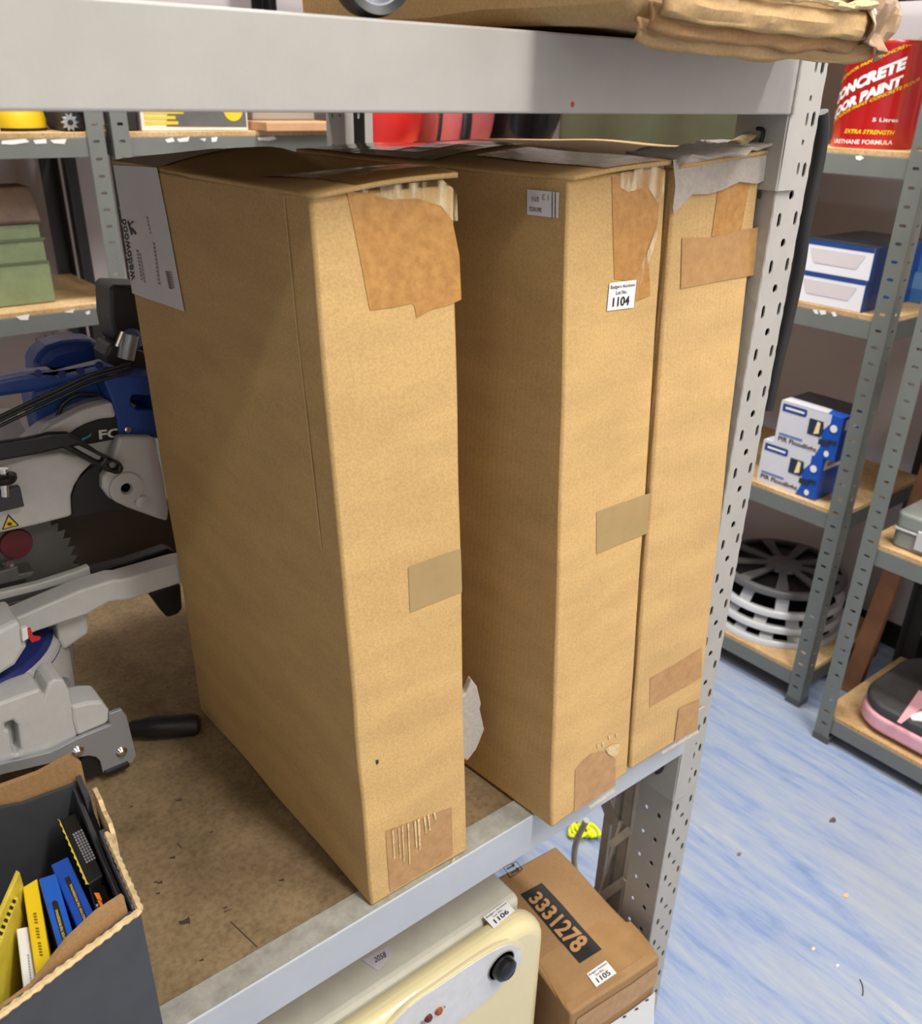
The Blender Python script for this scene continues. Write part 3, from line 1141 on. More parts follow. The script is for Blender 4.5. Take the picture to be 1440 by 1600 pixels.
marks_on(Lf, [[(x, 299.5), (x + 1.2, 299.6), (x + 1.0, 340.4), (x - 0.2, 340.3)] for x in (864.0, 868.8)], INK, sl, 0.002)
poly_on('packing_tape', TM, [(0.3, 0.0), (0.9, 0.0), (0.88, 0.4), (0.32, 0.4)], TAPET, cm, 0.0006, 4, inuv=True)
poly_on('stretch_film', TM, [(0.02, 0.45), (0.98, 0.45), (0.98, 0.98), (0.02, 0.98)], mat('brown_film', (120, 82, 52), 0.12, var=0.2, scale=30, bump=0.6, bscale=25), cm, 0.0012, 4, inuv=True)

# --- right carton
cr = thing('tall_carton', 'tall ribbed brown carton on the right, next to the perforated upright, foam over its top', 'box', (-0.12, 0.2, SH), 'tall brown cartons')
RH = Hexa([(-0.1935, -0.0235, SH + .001), (-0.0535, -0.0245, SH + .001), (-0.056, 0.41, SH + .001), (-0.196, 0.41, SH + .001),
           (-0.1935, 0.0205, 1.457), (-0.0535, 0.018, 1.4635), (-0.056, 0.45, 1.457), (-0.196, 0.452, 1.455)],
          dict(front=0.002, left=-0.001, right=-0.002), amp=0.0016, k=8)
RH.mesh('body', KRAFT2, cr, 12, 26)
TR = flap('top_flap', RH.c[4:], lambda u, v: 0.004 * bump1(v, 0.1, 0.2) * u + 0.006 * bump1(v, 0.55, 0.3), KRAFT2, cr)
F = RH.f['front']
poly_on('packing_tape', F, [(1122, 286), (1171, 283), (1154, 376), (1110.6, 369)], TAPE, cr, 0.0006)
poly_on('packing_tape', F, [(1064, 372), (1110, 371), (1157, 360), (1183, 355), (1176, 430), (1062, 451)], TAPE2, cr, 0.0010)
poly_on('packing_tape', F, [(1015, 1059), (1055, 1037), (1096, 1011), (1095, 1058), (1014, 1105)], TAPE2, cr, 0.0006)
poly_on('packing_tape', F, [(1059, 1107), (1091, 1092), (1088, 1139), (1052, 1159)], TAPE2, cr, 0.0014)
poly_on('crumpled_tape', F, [(1030, 1173), (1060, 1155), (1088, 1139), (1089, 1143), (1060, 1160), (1032, 1177)], GLINT, cr, 0.003, 1)
poly_on('foam_wrap', F, [(1046, 250), (1075, 246), (1120, 242), (1160, 238), (1191, 238), (1199, 262), (1196, 278), (1178, 287), (1150, 284), (1122, 297), (1100, 303), (1076, 303),
                         (1062, 318), (1048, 334), (1046, 325), (1050, 290)], FOAM, cr, 0.004, 3)
sheet('foam_fold', lambda u, v: TR(-0.03 + 1.05 * u, -0.02 + 0.17 * v + 0.02 * math.sin(9 * u), 0.002 + 0.004 * math.sin(11 * u + 5 * v) ** 2), FOAM, cr, 14, 8, 0.003)
sheet('torn_flap_corner', lambda u, v: Vector((-0.075 + 0.028 * u, 0.03 + 0.05 * v, 1.473 + 0.012 * u * (1 - v) + 0.004 * math.sin(7 * v))), KRAFTE, cr, 6, 6, 0.003)

# ================================================================== on the upper shelf
cu_ = thing('taped_carton', 'battered brown carton with crumpled tape overhanging the upper beam', 'box', (-0.25, 0.15, 1.562), None)
UH = Hexa([(-0.405, -0.10, 1.5655), (-0.085, -0.10, 1.5655), (-0.08, 0.36, 1.5655), (-0.41, 0.36, 1.5655),
           (-0.41, -0.11, 1.86), (-0.075, -0.11, 1.86), (-0.075, 0.36, 1.86), (-0.415, 0.36, 1.86)],
          dict(front=0.004, left=0.004), amp=0.004, k=10)
UH.mesh('body', KRAFTU, cu_, 14, 16, bevel=0.012)


def lip(name, z0, z1, y, m, amp, x0=-0.40, x1=-0.085, ph=0.0):
    """a sagging folded flap edge along the bottom front"""
    def fn(u, v):
        x = x0 + (x1 - x0) * u
        z = z0 + (z1 - z0) * v
        e = 0.012 * (1 - abs(2 * u - 1) ** 6)
        w = noise.noise(Vector((u * 9, v * 3, ph))) * 0.0028 + noise.noise(Vector((u * 26, v * 6, ph + 4))) * 0.0012
        return Vector((x, y - e - amp * 0.6 * math.sin(math.pi * v) + w, z + 0.0035 * noise.noise(Vector((u * 6, ph, 2))) + 0.006 * (abs(2 * u - 1) ** 5)))
    return sheet(name, fn, m, cu_, 44, 6, 0.004, smooth=25)


lip('folded_flap', 1.5475, 1.562, -0.095, KRAFTU, 0.006)
lip('folded_flap', 1.5545, 1.572, -0.104, KRAFT3, 0.004, -0.398, -0.125, 1.0)
lip('folded_flap', 1.5640, 1.583, -0.112, KRAFTU, 0.005, -0.396, -0.12, 2.0)
lip('torn_edge', 1.5855, 1.590, -0.117, KRAFTE, 0.002, -0.396, -0.12, 3.0)


def crump(u, v):
    x = -0.150 + 0.083 * u + 0.008 * noise.noise(Vector((u * 4, v * 5, 1)))
    z = 1.551 + 0.012 * (1 - u) + 0.15 * v
    y = -0.126 + 0.034 * u ** 3 + 0.014 * noise.noise(Vector((u * 5, v * 7, 2)))
    return Vector((x, y, z))


sheet('crumpled_tape', crump, mat('crumpled_brown_tape', (166, 138, 110), 0.18, var=0.25, scale=60, bump=0.8, bscale=50), cu_, 20, 34, 0.001, smooth=20)
wc = at_y((612, -40), -0.012)
wh = thing('trolley_wheel', 'black rubber wheel with silver hub on the upper shelf', 'wheel', (wc.x, 0.02, 1.562))
R_ = (wc.z - 1.563)
bm = bmesh.new()
rw = R_
prof = [(rw * 0.72, -0.016), (rw * 0.95, -0.018), (rw, -0.008), (rw, 0.008), (rw * 0.95, 0.018), (rw * 0.72, 0.016)]
add_lathe(bm, prof + [prof[0]], (wc.x, 0.012, 1.563 + rw), (0.32, 1, 0), 40, close=False)
fin('tyre', bm, BLACK, wh, smooth=40)
lathe('hub', [(0.0, -0.006), (rw * 0.3, -0.01), (rw * 0.6, -0.004), (rw * 0.68, -0.016), (rw * 0.76, -0.016), (rw * 0.76, 0.014), (0, 0.014)],
      (wc.x, 0.012, 1.563 + rw), SILV, wh, (0.32, 1, 0), 40)

# ================================================================== things standing behind the cartons
def sack(name, label, cat, cx, cy, rx, ry, z0, z1, m, seed, fold=0.25, n=28, k=18):
    bm = bmesh.new()
    rings = []
    for j in range(k + 1):
        t = j / k
        prof = math.sin(math.pi * min(t * 0.8 + 0.14, 1.0)) ** 0.25
        ring = []
        for i in range(n):
            a = 2 * math.pi * i / n
            f = 1 + fold * noise.noise(Vector((math.cos(a) * 1.7 + seed, math.sin(a) * 1.7, t * 2.2)))
            c, s = math.cos(a), math.sin(a)
            sq = 1 / ((abs(c) ** 3 + abs(s) ** 3) ** (1 / 3))
            ring.append(bm.verts.new((cx + rx * c * sq * f * prof, cy + ry * s * sq * f * prof, z0 + (z1 - z0) * t)))
        rings.append(ring)
    for a, b in zip(rings[:-1], rings[1:]):
        for i in range(n):
            bm.faces.new((a[i], a[(i + 1) % n], b[(i + 1) % n], b[i]))
    bm.faces.new(rings[0][::-1])
    bm.faces.new(rings[-1])
    return bm


def span(p0, p1, Y):
    a, b = at_y((p0, 200), Y).x, at_y((p1, 200), Y).x
    return (a + b) / 2, (b - a) / 2


for nm, lb, cx, cy, rx, ry, z0, z1, m, sd, fo in (
        ('red_bag', 'bright red nylon bag on the far corner unit, left of the rucksack', 0.70, 1.88, 0.133, 0.125, 1.3625, 1.62, REDC, 1.0, 0.07),
        ('rucksack', 'faded red rucksack with two black straps on the far corner unit', 0.985, 1.88, 0.138, 0.125, 1.3625, 1.66, PINKC, 2.2, 0.05),
        ('black_plastic_bag', 'shiny black plastic bag on the far corner unit, right of the rucksack', 1.275, 1.88, 0.140, 0.12, 1.3625, 1.64, BAGB, 3.1, 0.12)):
    bm = sack(nm, lb, 'bag', cx, cy, rx, ry, z0, z1, m, sd, fo)
    if nm == 'rucksack':
        t = thing(nm, lb, 'bag', (cx, cy, z0))
        fin('bag_body', bm, m, t, smooth=60)
        for s0, w in ((686, 0.012), (728, 0.034)):
            P0, P2 = at_y((s0 - 2, 222), 1.757), at_y((s0 + 3, 165), 1.757)
            sheet('strap', lambda u, v, P0=P0, P2=P2, w=w: P0.lerp(P2, v) + Vector((w * (u - 0.5), -0.004 * math.sin(math.pi * v), 0)), BLACK, t, 2, 6, 0.004)
    else:
        tag(fin(nm, bm, m, smooth=60), lb, 'bag')


def drape(u, v):
    y = 0.79 + 0.64 * u
    f = 0.012 * math.sin(17 * u + 1.5 * v) + 0.010 * noise.noise(Vector((u * 5, v * 2, 3)))
    return Vector((1.042 + f * (0.3 + 0.7 * (1 - v)), y, 1.12 + 0.672 * v))


oc = thing('olive_cloth', 'olive green cloth hanging from the top shelf behind the right tall carton', 'cloth', (1.042, 1.1, 1.12))
sheet('hanging_panel', drape, OLIVE, oc, 60, 16, 0.003)
sheet('top_fold', lambda u, v: Vector((1.042 + 0.12 * v, 0.79 + 0.64 * u, 1.7935 + 0.002 * math.sin(20 * u) ** 2)), OLIVE, oc, 30, 6, 0.003)

# ================================================================== mitre saw on the shelf
saw = thing('mitre_saw', 'blue and grey mitre saw with round blade guard left of the tall cartons', 'power tool', (-0.78, 0.5, SH))


def circ(p, r, Y, n=24, sx=1.0):
    c = at_y(p, Y)
    return [c + Vector((r * sx * math.cos(2 * math.pi * k / n), 0, r * math.sin(2 * math.pi * k / n))) for k in range(n)]


# motor, handle, head casting
mo = yprism('motor_housing', [(37, 600), (34, 552), (41, 539), (54, 527), (76, 520), (101, 517), (123, 518), (137, 524), (148, 535), (157, 550), (164, 570), (160, 600)],
            0.72, -0.06, BLUE, saw, bevel=0.016, seg=5)
for k, p in enumerate(((58, 526), (72, 521), (84, 518.5), (94, 517.5), (104, 517))):
    c = at_y(p, 0.716) + Vector((0, 0, -0.004))
    prism('vent_slot', [c + Vector(v) for v in ((-0.004, 0, -0.004), (0.003, 0, -0.003), (0.005, 0, 0.003), (-0.002, 0, 0.002))], (0, -0.012, 0), BLACK, mo)
yprism('handle', [(-60, 603), (0, 592), (36, 585), (79, 580), (90, 585), (162, 568), (184, 577), (159, 586), (101, 600), (79, 608), (50, 614), (0, 621), (-60, 632)],
       0.545, 0.018, BLUE, saw, bevel=0.006, seg=3)
ht = yprism('handle_cap', [(-60, 598), (0, 589), (36, 582), (79, 578), (90, 584), (162, 566), (184, 575), (160, 580), (92, 590), (78, 584), (36, 589), (-60, 607)],
            0.543, 0.02, BLUEL, saw, bevel=0.002)
for p in ((97, 585), (126, 580), (155, 571), (166, 579), (60, 584)):
    prism('screw_hole', circ(p, 0.005, 0.542, 12), (0, 0.003, 0), NAVY, ht)
yprism('head_casting', [(50, 614), (101, 600), (165, 590), (200, 590), (225, 600), (235, 690), (165, 690), (100, 660), (78, 668), (66, 690), (54, 640)],
       0.56, 0.06, BLUE, saw, bevel=0.006)
br = yprism('blade_bracket', [(163, 596), (180, 587), (250, 587), (262, 690), (240, 684), (188, 685), (182, 653), (175, 628)], 0.515, 0.05, BLUE, saw, bevel=0.004,
            holes=[[(204, 622), (208, 617), (240, 619), (242, 640), (214, 640), (205, 633)]])
lathe('screw', [(0, -0.003), (0.004, -0.002), (0.005, 0.002), (0, 0.002)], at_y((199, 671), 0.514), CHROME, br, (0, 1, 0), 14)
# rail block and knobs
yprism('rail_block', [(172, 452), (177, 445), (230, 447), (240, 580), (198, 560), (180, 530), (174, 500)], 0.60, 0.06, DARK, saw, bevel=0.004)
yprism('pivot_block', [(165, 556), (172, 538), (205, 543), (240, 555), (245, 588), (180, 588), (168, 575)], 0.57, 0.05, DARK, saw, bevel=0.004)
tube('lock_pin', [at_y((182, 541), 0.56), at_y((191, 518), 0.56)], 0.003, CHROME, saw, n=8)
tube('knob_shaft', [at_y((196, 560), 0.565), at_y((204, 522), 0.565)], 0.011, SILV, saw, n=14)
lathe('lock_knob', [(0.010, 0), (0.013, 0.004), (0.013, 0.014), (0.009, 0.018), (0, 0.018)], at_y((207, 532), 0.58), BLUEL, saw, (-0.3, -1, 0.5), 18)
# blade guard
gd = yprism('blade_guard', [(-40, 745), (0, 725), (40, 700), (61, 681), (80, 666), (108, 652), (128, 642), (148, 635), (176, 629), (215, 632), (240, 690), (240, 790), (165, 800), (114, 807), (56, 822), (-40, 842)],
            0.525, 0.045, CAST, saw, bevel=0.008, seg=3)
yprism('guard_rim', [(61, 680), (80, 665), (108, 651), (128, 641), (148, 634), (176, 628), (183, 653), (155, 656), (137, 662), (120, 671), (108, 680), (90, 684), (70, 688)],
       0.508, 0.022, CAST, gd, bevel=0.006)
lb = yprism('badge', [(104, 681), (126, 666), (155, 656), (184, 652), (190, 668), (186, 685), (144, 693), (112, 698)], 0.5215, 0.004, BLACK, gd)
fb = quadface(at_y((100, 700), 0.5205), at_y((190, 690), 0.5205), at_y((190, 650), 0.5205), at_y((100, 660), 0.5205))
text_on(fb, 'FO', [(155, 686.5), (190, 683), (191, 668), (153.5, 672)], WHITE, lb, 0.0005, 0.03)
marks_on(fb, [[(127, 685), (137, 681), (143, 676), (141, 682), (133, 686), (128, 690)]], mat('cyan_ink', (60, 150, 176), 0.5), lb, 0.0005, 'logo_mark')
gl = yprism('lower_guard', [(-40, 742), (0, 728), (51, 714), (96, 708), (121, 713), (146, 724), (128, 742), (117, 760), (112, 776), (113, 800), (114, 807), (56, 822), (0, 834), (-40, 842)],
            0.508, 0.02, CAST, saw, bevel=0.005, seg=3)
gc = yprism('guard_recess', [(114, 807), (112, 776), (121, 751), (138, 734), (157, 727), (172, 734), (200, 790), (194, 796), (157, 799)], 0.512, 0.014, BLACK, saw)
ga = yprism('guard_arm', [(186, 683), (240, 683), (254, 734), (264, 796), (262, 815), (250, 812), (197, 793), (171, 779), (160, 764), (160, 745), (170, 734)],
            0.498, 0.016, GUARD, saw, bevel=0.004, seg=3)
lathe('pivot_boss', [(0.022, 0.0), (0.021, -0.004), (0.008, -0.005), (0.006, 0.0), (0, 0)], at_y((196, 762), 0.498), GUARD, ga, (0, 1, 0), 24)
lathe('pivot_hole', [(0.0058, 0), (0, 0)], at_y((196, 762), 0.4945), BLACK, ga, (0, 1, 0), 16)
lathe('round_cap', [(0.010, 0.0), (0.009, -0.004), (0.004, -0.006), (0, -0.006)], at_y((221, 784), 0.498), GUARD, ga, (0, 1, 0), 18)
yprism('linkage', [(-60, 704), (0, 692), (42, 686), (79, 678), (107, 677), (127, 688), (157, 708), (190, 724), (195, 733), (190, 741), (181, 742), (166, 737), (118, 711), (98, 701), (56, 711), (0, 721), (-60, 733)],
       0.482, 0.012, BLACK, saw, bevel=0.003, holes=[[(113, 698), (120, 695), (146, 708), (163, 717), (158, 723), (135, 711)], [(170, 726), (176, 722), (186, 728), (184, 735), (177, 735)]])
# laser sticker
fs = quadface(at_y((0, 832), 0.5075), at_y((40, 822), 0.5075), at_y((40, 800), 0.5075), at_y((0, 800), 0.5075))
st = poly_on('warning_sticker', fs, [(12.6, 803), (30, 821), (2.5, 828)], INK, saw, 0.0005, 0, label='yellow triangular laser warning sticker')
poly_on('yellow_field', fs, [(12.8, 806.5), (26.5, 820), (5, 825.5)], YEL, st, 0.0012, 0)
qq = []
for k in range(4):
    a = math.pi * k / 4
    dx, dy = 4.6 * math.cos(a), 3.6 * math.sin(a)
    nx, ny = -0.55 * math.sin(a), 0.55 * math.cos(a)
    qq.append([(14.5 - dx - nx, 818 - dy - ny), (14.5 - dx + nx, 818 - dy + ny), (14.5 + dx + nx, 818 + dy + ny), (14.5 + dx - nx, 818 + dy - ny)])
marks_on(fs, qq, INK, st, 0.0018, 'starburst')
# blade with teeth, partly hidden
bc = at_y((-12, 908), 0.545)
pts = []
for k in range(96):
    a = 2 * math.pi * k / 96
    r = 0.106 if k % 2 == 0 else 0.097
    pts.append(bc + Vector((r * math.cos(a + (0.03 if k % 2 == 0 else 0)), 0, r * math.sin(a + (0.03 if k % 2 == 0 else 0)))))
prism('blade', pts, (0, 0.0025, 0), RACKK, saw)
lathe('blade_flange', [(0.020, 0), (0.019, -0.004), (0, -0.004)], at_y((25, 849), 0.544), DRED, saw, (0, 1, 0), 20)
# clamp parts at the left edge
box('clamp_plate', at_y((-20, 772), 0.49), at_y((33, 780), 0.50) + Vector((0, 0, -0.006)), DARK, saw, bevel=0.001)
tube('clamp_screw', [at_y((6, 732), 0.485), at_y((8, 775), 0.485)], 0.005, CHROME, saw, n=10)
lathe('clamp_knob', [(0.012, 0), (0.014, 0.003), (0.014, 0.008), (0.010, 0.01), (0, 0.01)], at_y((6, 747), 0.485) + Vector((0, 0, -0.005)), BLACK, saw, (0, 0, 1), 18)
# table, rail and fence
tb = yprism('table', [(-60, 988), (29, 964), (127, 922), (178, 906), (190, 906), (279, 880), (300, 876), (304, 905), (282, 912), (201, 938), (172, 941), (135, 961), (57, 987), (40, 995), (-60, 1020)],
            0.45, 0.035, CAST, saw, bevel=0.003)
ty = [at_y(p, 0.487) for p in ((-60, 962), (0, 946), (75, 927), (138, 909), (201, 893), (259, 877), (305, 864))]
prism('black_rail', ty + [p + Vector((0, 0, -0.012)) for p in ty[::-1]], (0, 0.016, 0), DARK, saw, bevel=0.002)
fy = [at_y(p, 0.505) for p in ((-60, 938), (0, 926), (60, 912), (120, 893), (140, 885))]
prism('fence', fy + [p + Vector((0, 0, -0.02)) for p in fy[::-1]], (0, 0.012, 0), CAST, saw, bevel=0.002)
yprism('fence_block', [(-30, 900), (0, 893), (28, 884), (31, 897), (55, 892), (50, 902), (0, 914), (-30, 922)], 0.515, 0.03, RACKK, saw, bevel=0.002)
lathe('fence_bolt', [(0.007, 0), (0.007, 0.004), (0, 0.005)], at_y((14, 884), 0.52), CHROME, saw, (0, 0, 1), 8)
tr_ = [at_y(p, 0.503) for p in ((140, 893), (200, 878), (262, 857), (275, 862), (272, 871), (201, 889), (150, 903))]
prism('rail_end', tr_, (0, 0.02, 0), BLACK, saw, bevel=0.002)
yprism('rubber_foot', [(233, 927), (283, 912), (286, 950), (280, 960), (262, 966)], 0.50, 0.03, BLACK, saw, bevel=0.004)
yprism('table_bracket', [(88, 975), (137, 958), (139, 990), (100, 1017), (92, 1000)], 0.475, 0.03, CAST, saw, bevel=0.004)
# turntable with navy scale
tc_ = at_y((99, 1005), 0.53)
cx, cz = tc_.x - 0.135, 0.0
cb = (cx, 0.53, 0)
zt = 0.935
lathe('turntable', [(0.0, SH + 0.05), (0.135, SH + 0.05), (0.138, zt - 0.085), (0.130, zt - 0.055), (0.122, zt - 0.05), (0.118, zt - 0.045), (0.0, zt - 0.04)],
      cb, CAST, saw, n=48)
lathe('angle_scale', [(0.1325, zt - 0.0625), (0.1185, zt - 0.0440), (0.1000, zt - 0.0405), (0.0995, zt - 0.0415), (0.118, zt - 0.0455), (0.130, zt - 0.064)], cb, NAVY, saw, n=48)
yprism('turntable_arm', [(-60, 1010), (0, 983), (30, 968), (40, 995), (43, 1012), (25, 1040), (-10, 1062), (-60, 1085)], 0.39, 0.06, CAST, saw, bevel=0.006)
yprism('pointer', [(43, 983), (48, 982), (52, 994), (64, 996), (62, 1000), (50, 1004), (46, 998)], 0.385, 0.003, RED, saw)
yprism('pointer_block', [(34, 984), (43, 980), (45, 998), (36, 1003)], 0.384, 0.008, WHITE, saw, bevel=0.001)
# base casting
bs = yprism('base', [(-70, 1125), (0, 1099), (63, 1076), (69, 1089), (75, 1070), (83, 1062), (100, 1062), (109, 1079), (114, 1105), (118, 1128), (122, 1150), (97, 1168), (60, 1181), (0, 1197), (-70, 1214)],
            0.375, 0.045, CAST, saw, bevel=0.005, holes=[[(8, 1131), (20, 1126), (28, 1134), (33, 1172), (28, 1181), (20, 1176), (15, 1143), (8, 1139)]])
lathe('bolt_socket', [(0.014, 0), (0.014, 0.002), (0.009, 0.002), (0.008, -0.004), (0, -0.004)], at_y((90, 1068), 0.40) + Vector((0, 0, -0.002)), SILV, bs, (0, 0, 1), 20)
yprism('base_lug', [(112, 1104), (140, 1097), (160, 1096), (171, 1110), (173, 1124), (165, 1132), (121, 1151), (114, 1130)], 0.372, 0.045, CAST, saw, bevel=0.004)
tube('wing_bolt', [at_y((147, 1112), 0.385), at_y((147, 1092), 0.385)], [0.007, 0.0045], CHROME, saw, n=10)
prism('wing_nut', [at_y(p, 0.385) for p in ((133, 1096), (138, 1093), (147, 1100), (158, 1091), (162, 1094), (149, 1106))], (0, 0.003, 0), CHROME, saw, bevel=0.0008)
lg = yprism('leg_bracket', [(172, 1115), (190, 1108), (198, 1119), (213, 1180), (207, 1191), (161, 1208), (157, 1190), (150, 1183), (138, 1181), (126, 1183), (60, 1197), (0, 1211), (-70, 1228), (-70, 1212), (0, 1194), (80, 1175), (121, 1154), (172, 1133)],
            0.366, 0.006, SILV, saw, bevel=0.001)
for p in ((122, 1174), (190, 1175)):
    lathe('screw', [(0, -0.006), (0.004, -0.005), (0.0075, -0.001), (0.0075, 0.001), (0, 0.001)], at_y(p, 0.366), CHROME, lg, (0, 1, 0), 12)
fc = at_y((143, 1196), 0.372)
lathe('round_foot', [(0.018, 0), (0.018, 0.03), (0, 0.03)], (fc.x, 0.372, max(fc.z, SH + 0.018)), BLACK, saw, (0, 1, 0), 24)
yprism('end_pad', [(163, 1207), (201, 1191), (204, 1198), (195, 1203), (166, 1215)], 0.362, 0.03, BLACK, saw, bevel=0.002)
a, b = at_z((203, 1139), SH + 0.017), at_z((322, 1128), SH + 0.017)
b.x = min(b.x, -0.606)
pa = [a.lerp(b, t) for t in (0, 0.05, 0.16, 0.2, 0.3, 0.6, 0.9, 0.97, 1.0)]
tube('grip_handle', pa, [0.010, 0.012, 0.0125, 0.0135, 0.0155, 0.0155, 0.0155, 0.013, 0.007], BLACK, saw, n=18)
# power cords
for dz, dd in ((0.0, 0.0), (0.0045, 0.004), (-0.006, 0.002)):
    P = [at_y(p, 0.505 - dd) + Vector((0, 0, dz)) for p in ((205, 573), (184, 579), (140, 592), (90, 615), (40, 638), (0, 657), (-60, 685))]
    tube('power_cord', smoothpath(P, 4), 0.0021, BLACK, saw, n=8)
tube('inner_cord', smoothpath([at_y(p, 0.55) for p in ((152, 617), (120, 618), (98, 632), (90, 650), (80, 665))], 4), 0.003, BLACK, saw, n=8)
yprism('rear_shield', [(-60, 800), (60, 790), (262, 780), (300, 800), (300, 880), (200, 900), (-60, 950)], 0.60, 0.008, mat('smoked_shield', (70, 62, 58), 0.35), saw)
# clear bag lying behind the saw
bm = sack('', '', '', at_y((-10, 690), 0.64).x, 0.66, 0.055, 0.03, SH - 0.001, at_y((10, 652), 0.64).z, None, 9.1, 0.3)
tag(fin('clear_plastic_bag', bm, mat('clear_bag', (200, 200, 205), 0.08, alpha=0.45, spec=1.0, bump=1.0, bscale=30), smooth=60),
    'crumpled clear plastic bag behind the saw blade guard', 'bag')

# ================================================================== open black box of blades and its contents
TZ = 0.898
fr, br_, bl_, fl = (Vector((-0.817, -0.010, 0)), Vector((-0.802, 0.188, 0)), Vector((-0.955, 0.215, 0)), Vector((-0.985, 0.025, 0)))
fl = Vector((-1.01, -0.058, 0))
bl_ = Vector((-0.985, 0.225, 0))
tray = thing('black_carton', 'open torn black carton of blade packs at the lower left', 'box', (-0.9, 0.08, SH))


def wallpanel(name, a, b, z0, zs, m, inward, t=0.005, parent=None):
    """upright panel from a to b whose top edge follows zs = [(fraction, height)]"""
    pts = [Vector((a.x, a.y, z0)), Vector((b.x, b.y, z0))]
    for f, z in reversed(zs):
        p = a.lerp(b, f)
        pts.append(Vector((p.x, p.y, z)))
    return prism(name, pts, Vector(inward).normalized() * t, m, parent or tray)


nin_r, nin_f, nin_b, nin_l = (-1, 0.05, 0), (-0.25, 1, 0), (0.1, -1, 0), (1, 0.05, 0)
wallpanel('front_panel', fl, fr, SH, [(0, TZ), (0.35, TZ + 0.001), (0.7, TZ - 0.001), (0.97, TZ + 0.002), (1, TZ - 0.006)], CHARC, nin_f)
wallpanel('right_panel', fr, br_, SH, [(0, TZ - 0.004), (0.05, TZ + 0.001), (0.26, TZ + 0.0), (0.30, TZ - 0.002), (0.55, TZ + 0.002), (0.57, TZ - 0.022), (0.80, TZ - 0.02), (0.82, TZ), (1, TZ)], CHARC, nin_r)
wallpanel('back_panel', br_, bl_, SH, [(0, TZ - 0.006), (0.3, TZ - 0.012), (0.6, TZ - 0.004), (1, TZ)], CHARC, nin_b)
wallpanel('left_panel', bl_, fl, SH, [(0, TZ), (1, TZ)], CHARC, nin_l)
prism('bottom_panel', [Vector((p.x, p.y, SH + 0.0005)) for p in (fl, fr, br_, bl_)], (0, 0, 0.004), CHARC, tray)
# kraft inner liners and torn edges
o_ = Vector(nin_f).normalized() * 0.0062
wallpanel('inner_liner', fl + o_, fr + o_ + Vector((-0.004, 0, 0)), SH + 0.06, [(0, TZ - 0.004), (0.3, TZ - 0.002), (0.55, TZ - 0.002), (0.72, TZ + 0.016), (0.86, TZ + 0.022), (0.98, TZ + 0.02)], KRAFT3, nin_f, 0.004)
o_ = Vector(nin_r).normalized() * 0.0062
wallpanel('torn_flap', fr.lerp(br_, 0.5) - o_ * 0.5, fr.lerp(br_, 0.82) - o_ * 0.5, TZ - 0.05, [(0, TZ + 0.001), (0.1, TZ + 0.009), (0.45, TZ + 0.006), (0.6, TZ + 0.012), (0.95, TZ + 0.010), (1, TZ + 0.002)], KRAFTE, (1, 0, 0), 0.004)
wallpanel('inner_liner', fr.lerp(br_, 0.06) + o_, br_ + o_, SH + 0.05, [(0, TZ - 0.012), (0.4, TZ - 0.016), (0.7, TZ - 0.012), (1, TZ - 0.01)], CHARC, nin_r, 0.004)
o_ = Vector((-0.1, 1, 0)).normalized() * 0.004
wallpanel('back_flap', br_ + o_ + Vector((0.004, 0, 0)), bl_ + o_, TZ - 0.07, [(0, TZ + 0.012), (0.04, TZ + 0.022), (0.2, TZ + 0.012), (0.5, TZ + 0.006), (1, TZ + 0.003)], KRAFT3, (-0.1, 1, 0), 0.006)
for a, b, dz in ((fl, fr, 0.0), (fr, br_, 0.0)):
    bm = bmesh.new()
    n = 46
    P = [a.lerp(b, k / n) + Vector((0, 0, TZ + dz + 0.0008 + 0.0012 * noise.noise(Vector((k * 0.7, 3, 1))))) for k in range(n + 1)]
    if a is fr:
        P = P[:25]
    add_tube(bm, P, [0.0030 + 0.0010 * ((k % 2) - 0.5) for k in range(len(P))], 6)
    fin('corrugated_edge', bm, KRAFTE, tray, smooth=50)


def pack(name, label, px, z, drop, m, group='packs in the black carton', lean=(0, 0, 0), bevel=0.0012):
    """thin carton standing on edge; px = spine corners far-left, far-right, near-right, near-left"""
    P = [at_z(p, z) for p in px]
    o = prism('spine_body', P, Vector((lean[0], lean[1], -drop)), m, None, bevel=bevel)
    o.name = name
    tag(o, label, 'packet', group)
    f = quadface(P[3], P[2], P[1], P[0])
    return o, f


FLOORZ = SH + 0.005
o, f = pack('blade_packet', 'blue blade packet, the nearer and lighter of the two blue ones', [(60, 1373), (87, 1364), (127, 1502), (101, 1518)], 0.872, 0.872 - FLOORZ, BLUEC)
pl = poly_on('black_pill', f, [(81, 1411), (85, 1407), (90, 1409), (117, 1503), (108, 1508)], INK, o, 0.0006, 0)
GOLD = mat('gold_ink', (216, 190, 110), 0.5)
text_on(f, 'FASTENING TOOLS FOR THE PROFESSIONAL', [(113, 1501), (90, 1422), (86, 1423), (108, 1502)], GOLD, pl, 0.0012, 0.02)
o, f = pack('blade_packet', 'darker blue blade packet beside the black saw packet', [(79, 1351), (106, 1338), (161, 1459), (140, 1496)], 0.866, 0.866 - FLOORZ, BLUED)
pl = poly_on('black_pill', f, [(101, 1373), (108, 1369), (143, 1449), (137, 1452)], INK, o, 0.0006, 0)
text_on(f, 'TOOLS FOR THE PROFESSIONAL', [(137, 1443), (112, 1382), (108, 1383), (133, 1444)], GOLD, pl, 0.0012, 0.02)
o, f = pack('blade_packet', 'plain yellow packet between the white and blue packets', [(35, 1386), (58, 1372), (83, 1527), (58, 1540)], 0.868, 0.868 - FLOORZ, YEL)
